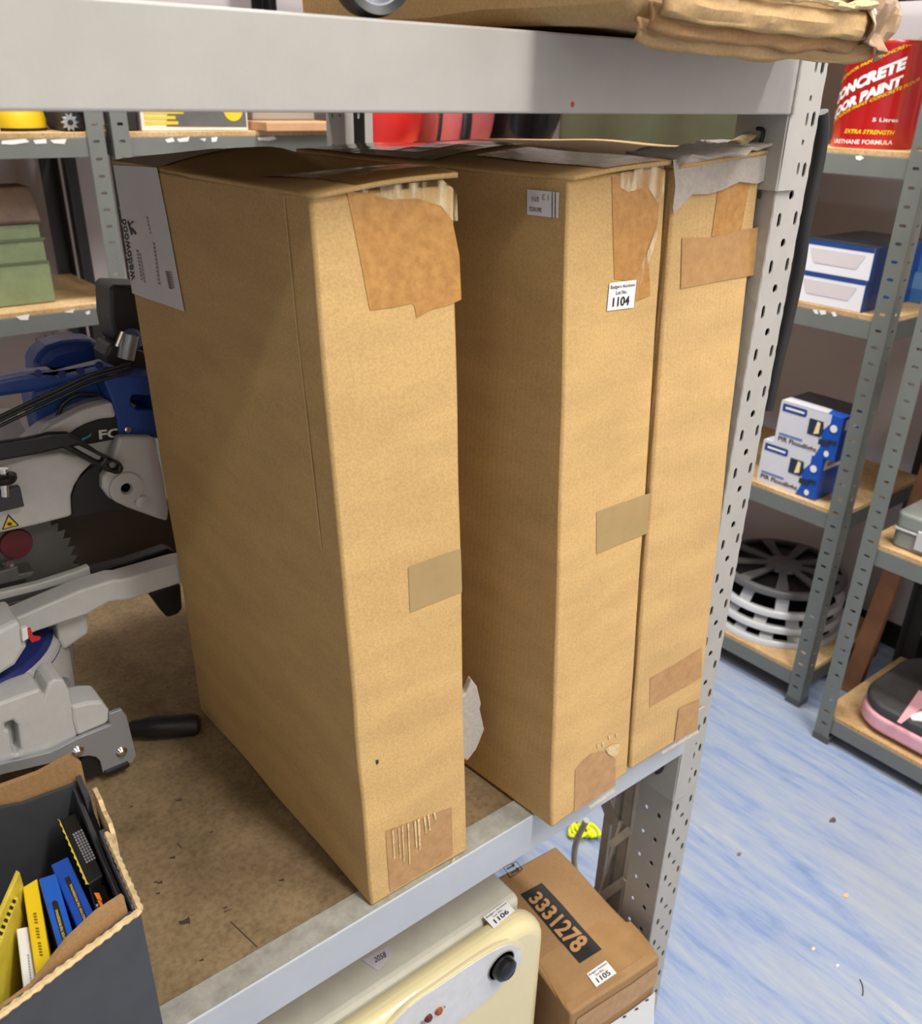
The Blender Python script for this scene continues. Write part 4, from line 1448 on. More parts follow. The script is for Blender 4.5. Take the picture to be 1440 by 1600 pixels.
marks_on(f, [[(52 + k * 0.72, 1427 + k * 4.6), (57 + k * 0.72, 1427 + k * 4.6), (57.4 + k * 0.72, 1429.6 + k * 4.6), (52.4 + k * 0.72, 1429.6 + k * 4.6)] for k in range(15) if k not in (4, 9)],
         mat('brown_ink', (120, 96, 20), 0.6), o, 0.0006)
o, f = pack('blade_packet', 'white packet nearest the torn front edge of the black carton', [(25, 1451), (44, 1447), (59, 1541), (38, 1560)], 0.862, 0.862 - FLOORZ, WHITE)
marks_on(f, [[(43 + k * 0.5, 1492 + k * 4.4), (45 + k * 0.5, 1492 + k * 4.4), (45.5 + k * 0.5, 1495 + k * 4.4), (43.5 + k * 0.5, 1495 + k * 4.4)] for k in range(12)], INKG, o, 0.0006)
o, f = pack('saw_blade_packet', 'black saw blade packet with a block of white small print and yellow toothed edge', [(93, 1281), (118, 1270), (161, 1367), (138, 1382)], 0.872, 0.872 - FLOORZ, BLACK)
marks_on(f, [[(107 + r * 4 + k * 2.05, 1291 - r * 2.2 + k * 4.3), (110 + r * 4 + k * 2.05, 1290 - r * 2.2 + k * 4.3), (111.4 + r * 4 + k * 2.05, 1293 - r * 2.2 + k * 4.3), (108.4 + r * 4 + k * 2.05, 1294 - r * 2.2 + k * 4.3)]
             for r in range(4) for k in range(3, 14)], INKG, o, 0.0008)
P = []
for k in range(21):
    t = k / 20
    P.append((90 + 44 * t + (1.6 if k % 2 else -0.6), 1280 + 103 * t))
P += [(140, 1383), (137, 1380), (94, 1283)]
poly_on('toothed_edge', f, P, YELD, o, 0.0010, 0)
o, f = pack('saw_blade_packet', 'black packet with orange lettering tucked into the near right corner', [(138, 1386), (165, 1381), (183, 1436), (161, 1462)], 0.868, 0.868 - FLOORZ, BLACKG)
marks_on(f, [[(147, 1396), (155, 1396), (160, 1408), (152, 1406)], [(152, 1407), (158, 1408), (164, 1421), (158, 1420)]], mat('orange_ink', (232, 120, 40), 0.5), o, 0.0008)
marks_on(f, [[(150 + k * 1.6, 1414 + k * 6), (153 + k * 1.6, 1413 + k * 6), (154 + k * 1.6, 1417 + k * 6), (151 + k * 1.6, 1418 + k * 6)] for k in range(4)], INKG, o, 0.0008)
o, f = pack('blade_card', 'yellow and black blade card leaning at the far left of the black carton', [(25, 1358), (31, 1362), (-36, 1512), (-42, 1508)], 0.885, 0.885 - FLOORZ, YELD)
o, f = pack('blade_card', 'black-striped yellow blade card in front of the leaning one', [(20, 1396), (28, 1401), (-24, 1536), (-32, 1532)], 0.875, 0.875 - FLOORZ, YELD)
marks_on(f, [[(20 - k * 4.1, 1405 + k * 10), (26 - k * 4.1, 1408 + k * 10), (24 - k * 4.1, 1413 + k * 10), (18 - k * 4.1, 1410 + k * 10)] for k in range(8)], INK, o, 0.0008)

# ================================================================== under the shelf: cream heater
HZ = 0.52
c0 = at_z((754, 1437), HZ)
YC = c0.y
HXR = at_y((843, 1470), YC - 0.03).x
HXL = HXR - 0.62
heater = thing('heater', 'cream enamel cabinet heater with oval silver control panel under the shelf', 'heater', ((HXL + HXR) / 2, YC + 0.15, 0))
box('cabinet', (HXL + 0.01, YC, 0.03), (HXR - 0.012, YC + 0.36, HZ - 0.004), CREAMT, heater, bevel=0.012, seg=3)
box('base_plinth', (HXL + 0.03, YC + 0.02, 0.0), (HXR - 0.03, YC + 0.34, 0.03), DARK, heater)


def rrect(x0, x1, z0, z1, r, n=8):
    out = []
    for cx, cz, a0 in ((x1 - r, z1 - r, 0), (x0 + r, z1 - r, 90), (x0 + r, z0 + r, 180), (x1 - r, z0 + r, 270)):
        for k in range(n + 1):
            a = math.radians(a0 + 90 * k / n)
            out.append((cx + r * math.cos(a), cz + r * math.sin(a)))
    return out


YF = YC - 0.042
fc_ = prism('front_cover', [Vector((x, YC - 0.0005, z)) for x, z in rrect(HXL, HXR, 0.03, HZ, 0.055)], (0, YF - YC, 0), CREAM, heater, bevel=0.018, seg=5, smooth=50)
cov = quadface((HXL, YF, 0.03), (HXR, YF, 0.03), (HXR, YF, HZ), (HXL, YF, HZ))


def mid(pts, n=5):
    return [tuple(p.xy) for p in smoothpath([(x, y, 0) for x, y in pts], n)]


right = mid([(500, 1700), (560, 1640), (608, 1600), (643, 1567), (685, 1538), (743, 1499), (778, 1479), (797, 1474), (810, 1480), (813, 1492), (806, 1510), (760, 1558), (706, 1600), (650, 1640), (560, 1695)])
rim = [(p[0] + (p[0] - 690) * 0.035, p[1] + (p[1] - 1580) * 0.05) for p in right]
prism('panel_rim', [cov(*cov.uv(p)) + Vector((0, 0.004, 0)) for p in rim], (0, -0.0055, 0), CREAM, fc_, bevel=0.001)
pn = prism('control_panel', [cov(*cov.uv(p)) + Vector((0, 0.004, 0)) for p in right], (0, -0.0072, 0), PANEL, fc_, label='oval silver control panel')
kc = cov(*cov.uv((780, 1505))) + Vector((0, -0.004, 0))
lathe('control_knob', [(0.0180, 0), (0.0180, 0.006), (0.0165, 0.012), (0.011, 0.016), (0.0, 0.017)], kc, BLACKG, pn, (0, -1, 0), 24, label='black control knob')
lathe('knob_ring', [(0.0235, 0), (0.023, 0.0006), (0.0222, 0.0006), (0.0215, 0)], kc, INKG, pn, (0, -1, 0), 28)
for p, m in (((666, 1587), DRED), ((682, 1576), mat('amber_lamp', (150, 72, 40), 0.25))):
    lathe('indicator_lamp', [(0.0058, 0), (0.0052, 0.003), (0.003, 0.0045), (0, 0.005)], cov(*cov.uv(p)) + Vector((0, -0.0035, 0)), m, pn, (0, -1, 0), 16)
cp = Face(cov.fn, lambda u, v: Vector((0, -1, 0)))
marks_on(cp, [[(654, 1593), (660, 1591), (661, 1597), (655, 1598)], [(690, 1569), (692, 1568), (693, 1571), (691, 1572)]], INKG, pn, 0.0040)
# lot sticker bent over the top edge, and a hand-written tag
top = quadface((HXL, YC, HZ), (HXR, YC, HZ), (HXR, YC + 0.36, HZ), (HXL, YC + 0.36, HZ))
TF = quadface((HXL, YF, HZ), (HXR, YF, HZ), (HXR, YC + 0.1, HZ), (HXL, YC + 0.1, HZ))
lot_sticker(TF, [(771, 1452), (804, 1424), (790, 1408), (755, 1434)], '1106', heater, 0.0015)
tgp = poly_on('paper_tag', top, [(565, 1497), (607, 1475), (612, 1490), (590, 1514)], mat('lilac_paper', (206, 198, 206), 0.6), heater, -0.0032, 1)
text_on(top, '2058', [(586, 1502.5), (604, 1492.5), (601, 1484), (583.5, 1494)], INK, tgp, -0.0026, 0.0)

# ================================================================== brown carton with the black number bar
CZ = 0.30
FRc, FLc, BRc = at_z((1030, 1495), CZ), at_z((893, 1584), CZ), at_z((868, 1322), CZ)
dv = BRc - FRc
dv = Vector((dv.x, dv.y, 0))
BLc = FLc + dv
low = thing('numbered_carton', 'brown taped carton printed 3331278 under the shelf', 'box', ((FRc.x + BLc.x) / 2, (FRc.y + BLc.y) / 2, 0))
z0 = 0.001
NH = Hexa([(FLc.x, FLc.y, z0), (FRc.x, FRc.y, z0), (BRc.x, BRc.y, z0), (BLc.x, BLc.y, z0), FLc, FRc, BRc, BLc], dict(top=0.003, front=0.002), amp=0.0025, k=11)
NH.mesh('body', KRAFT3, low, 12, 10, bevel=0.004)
T = NH.f['top']
bar = poly_on('number_bar', T, [(813, 1398), (846, 1380), (940, 1484), (905, 1506)], INK, low, 0.0012, 2, label='black bar with the number 3331278')
text_on(T, '3331278', [(824, 1407), (897, 1493), (921, 1471), (841, 1393)], mat('tan_ink', (186, 140, 92), 0.7), bar, 0.0020, 0.03)
bx_ = [(786, 1356), (806, 1347), (816, 1359), (797, 1372)]
arrow = []
for (p, q) in ((0, 1), (1, 2), (2, 3), (3, 0)):
    a, b = np.array(bx_[p]), np.array(bx_[q])
    n = np.array([-(b - a)[1], (b - a)[0]]) / np.hypot(*(b - a)) * 0.5
    arrow.append([a - n, b - n, b + n, a + n])
for k in (0, 1):
    o_ = np.array([7, 6]) * k
    for q in ([(790, 1355), (799, 1350), (800, 1352), (791, 1357)], [(797, 1348), (802, 1347), (803, 1352), (800, 1353)]):
        arrow.append([np.array(p) + o_ + np.array([1, 3]) for p in q])
marks_on(T, arrow, INK, low, 0.0014, 'this_way_up_mark')
poly_on('packing_tape', T, [(880, 1572), (1022, 1483), (985, 1440), (960, 1445), (935, 1440), (840, 1500)], mat('glossy_tape', (160, 124, 82), 0.12, var=0.1, scale=30, bump=0.5, bscale=22, coat=0.6), low, 0.0006, 3)
lot_sticker(T, [(931, 1544), (963, 1522), (946, 1502), (916, 1523)], '1105', low, 0.0022)
Ff = NH.f['front']
poly_on('packing_tape', Ff, [(900, 1592), (1027, 1506), (1024, 1536), (895, 1625)], TAPE2, low, 0.0015, 2)
poly_on('white_label', Ff, [(940, 1606), (1022, 1548), (1020, 1600), (930, 1660)], WHITE, low, 0.0022, 1)
marks_on(Ff, [[(p[0] - 2, p[1] - 1), (p[0] + 3, p[1] - 3), (p[0] + 3, p[1]), (p[0] - 2, p[1] + 2)] for p in ((973, 1587), (992, 1575), (1008, 1561))], INK, low, 0.003)

# ================================================================== folded aluminium steps behind the carton
lad = thing('step_ladder', 'folded aluminium step ladder leaning behind the numbered carton', 'ladder', (-0.05, 0.42, 0))
LX = 0.0


def bar(name, p, q, w, m, t=0.02, dx=0.0):
    a, b = at_x(p, LX + dx), at_x(q, LX + dx)
    d = (b - a).normalized()
    s = Vector((0, d.z, -d.y)).normalized() * (w / 2)
    return prism(name, [a - s, a + s, b + s, b - s], (t, 0, 0), m, lad, bevel=0.0015)


def down(p, y0=None):
    """pixel of the point on the floor straight below the given one, in the ladder's plane"""
    a = at_x(p, LX)
    return tuple(pix((LX, a.y, 0.002)))


bar('front_rail', (1003, 1190), down((1003, 1190)), 0.012, ALU, 0.02)
bar('rail_channel', (989, 1190), down((989, 1190)), 0.018, ALUD, 0.018, 0.004)
bar('rear_rail', (972, 1190), down((972, 1190)), 0.010, ALUD, 0.02)
bar('inner_rail', (955, 1225), down((952, 1225)), 0.016, ALUD, 0.02, 0.01)
bar('strut', (968, 1285), (934, 1402), 0.006, ALU, 0.008, -0.002)
bar('cross_bar', (952, 1322), (982, 1298), 0.014, ALU, 0.006, -0.004)
bar('cross_bar', (936, 1404), (976, 1376), 0.016, ALU, 0.006, -0.004)
bar('hinge_plate', (942, 1245), (958, 1290), 0.030, ALUD, 0.006, -0.002)
tube('curved_stay', smoothpath([at_x(p, LX + 0.01) for p in ((916, 1282), (902, 1310), (897, 1335), (899, 1360), (910, 1380))], 4), 0.006, ALU, lad, n=8)
hv = thing('yellow_strap', 'tangle of fluorescent yellow webbing on the floor beyond the folded ladder', 'strap', (0.25, 0.42, 0))
for k in range(9):
    P = [at_z((914 + 12 * math.sin(2.1 * k + j) + 3.4 * k - 16, 1297 + 10 * math.cos(1.7 * k + 1.3 * j)), 0.008 + 0.004 * (k % 3)) for j in range(5)]
    tube('webbing_loop', smoothpath(P, 4), 0.0045, HIVIS, hv, n=6)

# ================================================================== on the right-hand shelves
# paint tin
ZA = 1.4225
pl_, pr_ = at_x((1304, 232), 1.17), at_x((1417, 235), 1.17)
rt = (pl_.y - pr_.y) / 2
tcx, tcy = 1.07 + 0.012 + rt, (pl_.y + pr_.y) / 2
th_ = at_x((1380, 60), tcx - rt).z - ZA
tin = thing('paint_tin', 'red tin of concrete floor paint on the upper right shelf', 'tin', (tcx, tcy, ZA))
lathe('tin_body', [(0, 0), (rt * 0.985, 0), (rt, 0.004), (rt, th_ - 0.012), (rt * 1.015, th_ - 0.010), (rt * 1.015, th_ - 0.004), (rt, th_ - 0.002), (rt * 0.93, th_ - 0.002), (rt * 0.92, th_ - 0.012), (0, th_ - 0.012)],
      (tcx, tcy, ZA), TIN, tin, n=64)
lathe('lid', [(rt * 0.9, 0), (rt * 0.9, 0.008), (rt * 0.8, 0.004), (0, 0.004)], (tcx, tcy, ZA + th_ - 0.012), SILV, tin, n=40)
CYL = Face(lambda u, v: Vector((tcx + rt * math.cos(math.pi * 1.5 - math.pi * (1 - u) + math.pi * 0.0), tcy + rt * math.sin(math.pi * 1.5 - math.pi * (1 - u)), ZA + th_ * v)),
           lambda u, v: Vector((math.cos(math.pi * 1.5 - math.pi * (1 - u)), math.sin(math.pi * 1.5 - math.pi * (1 - u)), 0)))
TY = mat('tin_yellow', (240, 206, 30), 0.4)
TW = mat('tin_white', (240, 238, 236), 0.4)


def wrap(s, u0, v0, u1, v1, h, m, bold=0.02, shear=0.0):
    d = np.array([u1 - u0, (v1 - v0)])
    text_on(CYL, s, [(u0, v0), (u1, v1), (u1, v1 + h), (u0, v0 + h)], m, tin, 0.0008, bold, shear, 'tin_lettering', inuv=True, cuts=1)


CYLuv = lambda p: np.array(CYL.uv(p, 0.45, 0.5))
a0, a1 = CYLuv((1322, 150)), CYLuv((1413, 108))
sl_ = (a1[1] - a0[1]) / (a1[0] - a0[0])
ue = a1[0]


def vline(p):
    q = CYLuv(p)
    return lambda u: q[1] + sl_ * (u - q[0])


L1, L2 = vline((1413, 108)), vline((1413, 131))
us = ue - 0.62
h1 = 0.115
wrap('CONCRETE', us, L1(us), ue, L1(ue), h1, TW, 0.06, 0.0)
wrap('FLOOR PAINT', us - 0.02, L2(us - 0.02), ue, L2(ue), h1 * 0.86, TW, 0.06, 0.0)
L0, L3 = vline((1408, 77)), vline((1409, 139))
wrap('CONCRETE FLOOR PAINT CONCRETE FLOOR', us - 0.1, L0(us - 0.1), ue + 0.16, L0(ue + 0.16), 0.032, TY, 0.02)
wrap('CONCRETE FLOOR PAINT CONCRETE FLOOR', us - 0.1, L3(us - 0.1), ue + 0.16, L3(ue + 0.16), 0.032, TY, 0.02)
b0, b1 = CYLuv((1362, 190)), CYLuv((1402, 191))
wrap('5 Litres', b0[0], b0[1], b1[0], b1[1], 0.036, TW, 0.02)
b0, b1 = CYLuv((1319, 208)), CYLuv((1396, 211))
wrap('EXTRA STRENGTH', b0[0], b0[1], b1[0], b1[1], 0.042, TY, 0.03, 0.25)
b0, b1 = CYLuv((1309, 224)), CYLuv((1393, 226))
wrap('URETHANE FORMULA', b0[0] - 0.06, b0[1], b1[0], b1[1], 0.042, TW, 0.02)


def carton(name, label, cat, P, h, m, group=None, bevel=0.0015):
    """P: near-bottom footprint corners FL FR BR BL"""
    P = [Vector(p) for p in P]
    t = thing(name, label, cat, sum(P, Vector()) / 4, group)
    b = prism('carton_body', P, (0, 0, h), m, t, bevel=bevel)
    U = [p + Vector((0, 0, h)) for p in P]
    return t, b, quadface(P[0], P[1], U[1], U[0]), quadface(P[1], P[2], U[2], U[1]), quadface(U[0], U[1], U[2], U[3])


# two white boxes with blue lids
ZB = 1.0785
xa = 1.075
y1_, y0_ = at_x((1238, 458), xa).y, at_x((1345, 478), xa).y
WB = mat('glossy_white_box', (232, 232, 240), 0.35)
BB = mat('dark_blue_box', (34, 70, 140), 0.3, var=0.1, scale=20)
hb = at_x((1340, 437), xa).z - ZB
for k, (lbl, dz, dy) in enumerate((('white box with dark blue sides, lower of two stacked on the middle shelf', 0, 0.0),
                                   ('white box with dark blue lid, upper of two stacked on the middle shelf', hb, -0.004))):
    t, b, ff, rf, tf = carton('flat_box', lbl, 'box', [(xa, y1_ + dy, ZB + dz), (xa, y0_ + dy, ZB + dz), (xa + 0.26, y0_ + dy, ZB + dz), (xa + 0.26, y1_ + dy, ZB + dz)], hb, WB, 'stacked white and blue boxes')
    poly_on('blue_side', rf, [(0, 0), (1, 0), (1, 1), (0, 1)], BB, t, 0.0006, 0, inuv=True)
    poly_on('dark_lid', tf, [(0, 0.0), (1, 0.0), (1, 1), (0, 1)], mat('dark_printed_lid', (44, 52, 66), 0.3, var=0.3, scale=12), t, 0.0006, 0, inuv=True)
    poly_on('blue_edge', ff, [(0, 0.86), (1, 0.86), (1, 1), (0, 1)], BB, t, 0.0006, 0, inuv=True)
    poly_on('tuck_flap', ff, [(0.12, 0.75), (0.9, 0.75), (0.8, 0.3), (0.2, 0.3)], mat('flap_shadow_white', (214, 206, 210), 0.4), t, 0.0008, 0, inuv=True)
t, b, ff, rf, tf = carton('tall_blue_box', 'light blue box standing at the back of the middle shelf', 'box', [(1.30, 0.475, ZB), (1.30, 0.40, ZB), (1.44, 0.40, ZB), (1.44, 0.475, ZB)],
                          0.13, mat('light_blue_box', (70, 124, 186), 0.4, var=0.1, scale=12))
poly_on('paler_band', ff, [(0, 0.25), (1, 0.25), (1, 0.55), (0, 0.55)], mat('paler_blue', (112, 158, 206), 0.4), t, 0.0006, 0, inuv=True)

# two floodlight boxes
ZC = 0.5925
xf = 1.085
FB = mat('floodlight_box_blue', (28, 82, 184), 0.3)
FW = mat('floodlight_box_silver', (214, 214, 222), 0.35, var=0.04, scale=8)
FD = mat('floodlight_photo_dark', (38, 52, 70), 0.4)
FG = mat('floodlight_photo_glow', (250, 226, 170), 0.4)
yl, yr = at_x((1182, 748), xf).y, at_x((1272, 780), xf).y
hf = at_x((1285, 717), xf).z - ZC
dep = 0.125
for k, dz, dy in ((0, 0.0, 0.0), (1, hf, -0.030)):
    t, b, ff, rf, tf = carton('floodlight_box', ['blue and silver floodlight box, lower of the two stacked', 'blue and silver floodlight box, upper of the two stacked'][k], 'box',
                              [(xf, yl + dy, ZC + dz), (xf, yr + dy, ZC + dz), (xf + dep, yr + dy, ZC + dz), (xf + dep, yl + dy, ZC + dz)], hf, FB, 'floodlight boxes')
    fr_ = poly_on('silver_front', ff, [(0, 0), (0.68, 0), (0.74, 0.25), (0.72, 0.6), (0.82, 0.8), (0.82, 1), (0, 1)], FW, t, 0.0006, 0, inuv=True)
    pb = poly_on('brand_pill', ff, [(0.04, 0.78), (0.42, 0.78), (0.44, 0.82), (0.44, 0.92), (0.42, 0.95), (0.04, 0.95)], BB, fr_, 0.0014, 0, inuv=True)
    marks_on(ff, [[(0.09, 0.84), (0.40, 0.84), (0.40, 0.89), (0.09, 0.89)]], TW, pb, 0.002, inuv=True)
    text_on(ff, 'PIR Floodlight', [(0.06, 0.06), (0.70, 0.06), (0.70, 0.20), (0.06, 0.20)], INK, fr_, 0.0014, 0.02, inuv=True)
    marks_on(ff, [[(0.06, 0.23), (0.45, 0.23), (0.45, 0.28), (0.06, 0.28)]], BLUEL, fr_, 0.0014, inuv=True)
    ph = poly_on('lamp_picture', ff, [(0.50, 0.45), (0.72, 0.45), (0.74, 0.62), (0.72, 0.80), (0.50, 0.80)], FD, t, 0.0018, 0, inuv=True)
    poly_on('lamp_glow', ff, [(0.60, 0.48), (0.68, 0.52), (0.68, 0.76), (0.63, 0.78)], FG, ph, 0.0024, 0, inuv=True)
    marks_on(ff, [[(0.70, 0.30), (0.86, 0.30), (0.88, 0.42), (0.70, 0.42)], [(0.85, 0.38), (0.97, 0.38), (0.97, 0.46), (0.85, 0.46)]], FD, t, 0.0018, 'bracket_picture', inuv=True)
    for c, r_, nm in (((0.89, 0.72), (0.055, 0.085), 'sensor_picture'), ((0.86, 0.14), (0.04, 0.07), 'drop_picture')):
        poly_on(nm, ff, [(c[0] + r_[0] * math.cos(a), c[1] + r_[1] * math.sin(a)) for a in [2 * math.pi * j / 14 for j in range(14)]], TW, t, 0.0022, 0, inuv=True)
    poly_on('end_label', rf, [(0.1, 0.70), (0.9, 0.70), (0.9, 0.93), (0.1, 0.93)], WHITE, t, 0.0008, 0, inuv=True)
    marks_on(rf, [[(0.2, 0.78), (0.8, 0.78), (0.8, 0.86), (0.2, 0.86)]], INKG, t, 0.0014, inuv=True)
    if k:
        poly_on('colour_label', rf, [(0.25, 0.1), (0.75, 0.1), (0.75, 0.55), (0.25, 0.55)], mat('tan_label', (190, 170, 150), 0.5, var=0.2, scale=60), t, 0.0008, 0, inuv=True)
    poly_on('silver_top', tf, [(0, 0.0), (0.75, 0.0), (0.7, 0.3), (0, 0.34)], FW, t, 0.0006, 0, inuv=True)
    poly_on('dark_top', tf, [(0.0, 0.36), (0.72, 0.32), (1, 0.3), (1, 1), (0, 1)], mat('dark_printed_top', (52, 50, 56), 0.35), t, 0.0006, 0, inuv=True)


# stack of wheel trims on the bottom shelf
def wheel_trim(name, label, c, R, h, m1, spokes, tilt, rot):
    t = thing(name, label, 'wheel trim', c, 'stacked wheel trims')
    M = Matrix.Translation(Vector(c)) @ Matrix.Rotation(tilt, 4, 'X') @ Matrix.Rotation(rot, 4, 'Z')

    def put(nm, bm, m, smooth=45):
        bmesh.ops.transform(bm, matrix=M, verts=bm.verts[:])
        return fin(nm, bm, m, t, smooth=smooth)
    bm = bmesh.new()
    add_lathe(bm, [(R, 0), (R * 1.0, 0.012), (R * 0.97, 0.018), (R * 0.90, 0.018), (R * 0.90, 0.014), (R * 0.96, 0.010), (R * 0.96, 0)], (0, 0, 0), n=48, close=False)
    put('rim', bm, m1)
    bm = bmesh.new()
    add_lathe(bm, [(0, h + 0.006), (R * 0.16, h + 0.006), (R * 0.2, h), (R * 0.28, h - 0.004), (R * 0.30, h - 0.012), (0, h - 0.012)], (0, 0, 0), n=32, close=False)
    put('hub', bm, m1)
    for k in range(spokes):
        a = 2 * math.pi * k / spokes
        d, s = Vector((math.cos(a), math.sin(a), 0)), Vector((-math.sin(a), math.cos(a), 0))
        bm = bmesh.new()
        w0, w1 = R * 0.055, R * 0.12
        rows = [(0.26, h - 0.003, w0), (0.55, h - 0.004, w0 * 1.2), (0.85, h * 0.82, w1 * 0.8), (0.955, 0.014, w1 * 0.8)]
        g = [[bm.verts.new(d * (R * r) + s * w * e + Vector((0, 0, z - dz))) for e, dz in ((-1, 0), (1, 0), (1, 0.006), (-1, 0.006))] for r, z, w in rows]
        for A, B in zip(g[:-1], g[1:]):
            for i in range(4):
                bm.faces.new((A[i], A[(i + 1) % 4], B[(i + 1) % 4], B[i]))
        bm.faces.new(g[0][::-1])
        bm.faces.new(g[-1])
        put('spoke', bm, m1, 30)
    bm = bmesh.new()
    add_lathe(bm, [(0, 0.001), (R * 0.93, 0.001), (R * 0.93, 0.004), (0, 0.004)], (0, 0, 0), n=40, close=False)
    put('dark_backing', bm, BLACK)
    return t


hc = at_z((1218, 1012), 0.12)
hx_, hy_ = 1.272, 0.612
for k, (z, R, h, m1, sp, tl, lbl) in enumerate(((0.1085, 0.192, 0.044, HUB, 14, 0.0, 'silver spoked wheel trim at the bottom of the stack'),
                                                (0.1540, 0.188, 0.046, HUB, 12, 0.0, 'silver spoked wheel trim second from the bottom of the stack'),
                                                (0.2010, 0.184, 0.060, HUB, 10, 0.0, 'silver spoked wheel trim third from the bottom of the stack'),
                                                (0.2640, 0.180, 0.026, HUBD, 9, 0.0, 'dull grey wheel trim on top of the stack'))):
    wheel_trim('wheel_trim', lbl, (hx_, hy_, z), R, h, m1, sp, tl, 0.3 * k)

# exercise plate on the lower right shelf
ZP = 0.0905
pp = thing('vibration_plate', 'black topped pink exercise plate on the bottom right shelf', 'exercise machine', (1.2, 0.0, ZP))


def rr(x0, x1, y0, y1, r, z, n=8):
    return [Vector((x, y, z)) for x, y in rrect(x0, x1, y0, y1, r, n)]


pf = at_z((1345, 1118), 0.15)
x0_, y1p = 1.0, 0.212
prism('pink_base', rr(x0_, x0_ + 0.33, y1p - 0.62, y1p, 0.09, ZP + 0.012), (0, 0, 0.045), PINK, pp, bevel=0.010, seg=3)
prism('black_top', rr(x0_ + 0.004, x0_ + 0.326, y1p - 0.614, y1p - 0.004, 0.088, ZP + 0.057), (0, 0, 0.030), RUBBER, pp, bevel=0.010, seg=3)
for fx, fy in ((x0_ + 0.06, y1p - 0.06), (x0_ + 0.27, y1p - 0.06), (x0_ + 0.06, y1p - 0.55), (x0_ + 0.27, y1p - 0.55)):
    lathe('foot', [(0, 0), (0.02, 0), (0.02, 0.014), (0, 0.014)], (fx, fy, ZP), BLACK, pp, n=16)
tz = ZP + 0.0875
ta, tb_ = at_z((1404, 1130), tz), at_z((1436, 1098), tz)
d = (tb_ - ta).normalized()
s = Vector((-d.y, d.x, 0))
prism('pink_tread', [ta - s * 0.005, ta + s * 0.005, tb_ + s * 0.022 + d * 0.05, tb_ - s * 0.022 + d * 0.05], (0, 0, 0.003), PINK, pp, bevel=0.001)
prism('white_tread', [at_z(p, tz) for p in ((1420, 1120), (1440, 1112), (1452, 1120), (1440, 1128), (1424, 1126))], (0, 0, 0.0045), WHITE, pp, bevel=0.001)
# grey tool case on the shelf above
ZT = 0.5905
cs = thing('tool_case', 'grey plastic tool case with latch on the shelf above the exercise plate', 'case', (1.16, 0.0, ZT))
ca = at_x((1383, 852), 1.0)
y1c = at_z((1388, 850), ZT).y
x0c = at_z((1388, 850), ZT).x
prism('case_base', rr(x0c, x0c + 0.27, y1c - 0.36, y1c, 0.02, ZT), (0, 0, 0.045), CASE, cs, bevel=0.006, seg=3)
prism('case_lid', rr(x0c - 0.002, x0c + 0.272, y1c - 0.362, y1c + 0.002, 0.02, ZT + 0.047), (0, 0, 0.04), CASE, cs, bevel=0.008, seg=3)
box('lid_seam', (x0c - 0.004, y1c - 0.345, ZT + 0.044), (x0c + 0.02, y1c - 0.005, ZT + 0.049), GUARD, cs, bevel=0.001)
box('latch', (x0c - 0.007, y1c - 0.098, ZT + 0.012), (x0c + 0.001, y1c - 0.058, ZT + 0.058), GUARD, cs, bevel=0.002)
# plank leaning against the wall between the units
pa_, pb_ = at_x((1372, 1070), 1.30), at_x((1412, 880), 1.54)
pbm = Vector((1.30, 0.262 + 0.08, 0.002))
bm = bmesh.new()
q0 = at_z((1362, 1085), 0.002)
q0 = Vector((1.24, 0.300, 0.002))
add_prism(bm, [q0, q0 + Vector((0.025, 0, 0)), q0 + Vector((0.025, 0.05, 0)), q0 + Vector((0, 0.05, 0))], (0.20, -0.005, 1.0))
tag(fin('plank', bm, WOOD, bevel=0.002), 'brown timber plank leaning in the gap between the two right-hand units', 'plank')
# scraps on the floor
SCR = mat('brown_scrap', (120, 96, 70), 0.8)
for k, (p, m, lbl, r) in enumerate((((1301, 1282), mat('dark_scrap', (84, 74, 70), 0.8), 'dark brown paper scrap on the blue floor', 0.010),
                                    ((1321, 1400), mat('tan_scrap', (206, 176, 136), 0.8), 'tan flake on the blue floor', 0.008),
                                    ((1154, 1335), SCR, 'curled brown shaving on the blue floor', 0.006),
                                    ((1270, 1483), mat('yellow_scrap', (220, 206, 160), 0.8), 'pale yellow crumb on the blue floor', 0.005),
                                    ((1308, 1509), WHITE, 'tiny white crumb on the blue floor', 0.004))):
    c = at_z(p, 0.0006)
    pts = [c + Vector((r * (1 + 0.4 * math.sin(3 * a + k)) * math.cos(a), r * 0.6 * math.sin(a), 0)) for a in [2 * math.pi * j / 9 for j in range(9)]]
    tag(prism('floor_scrap', pts, (0, 0, 0.0015), m), lbl, 'litter')
P = [at_z(p, 0.0012) for p in ((1343, 1530), (1347, 1540), (1348, 1550), (1347, 1556))]
tag(tube('black_thread', smoothpath(P, 3), 0.001, BLACK, n=5), 'short black thread lying on the blue floor', 'litter')

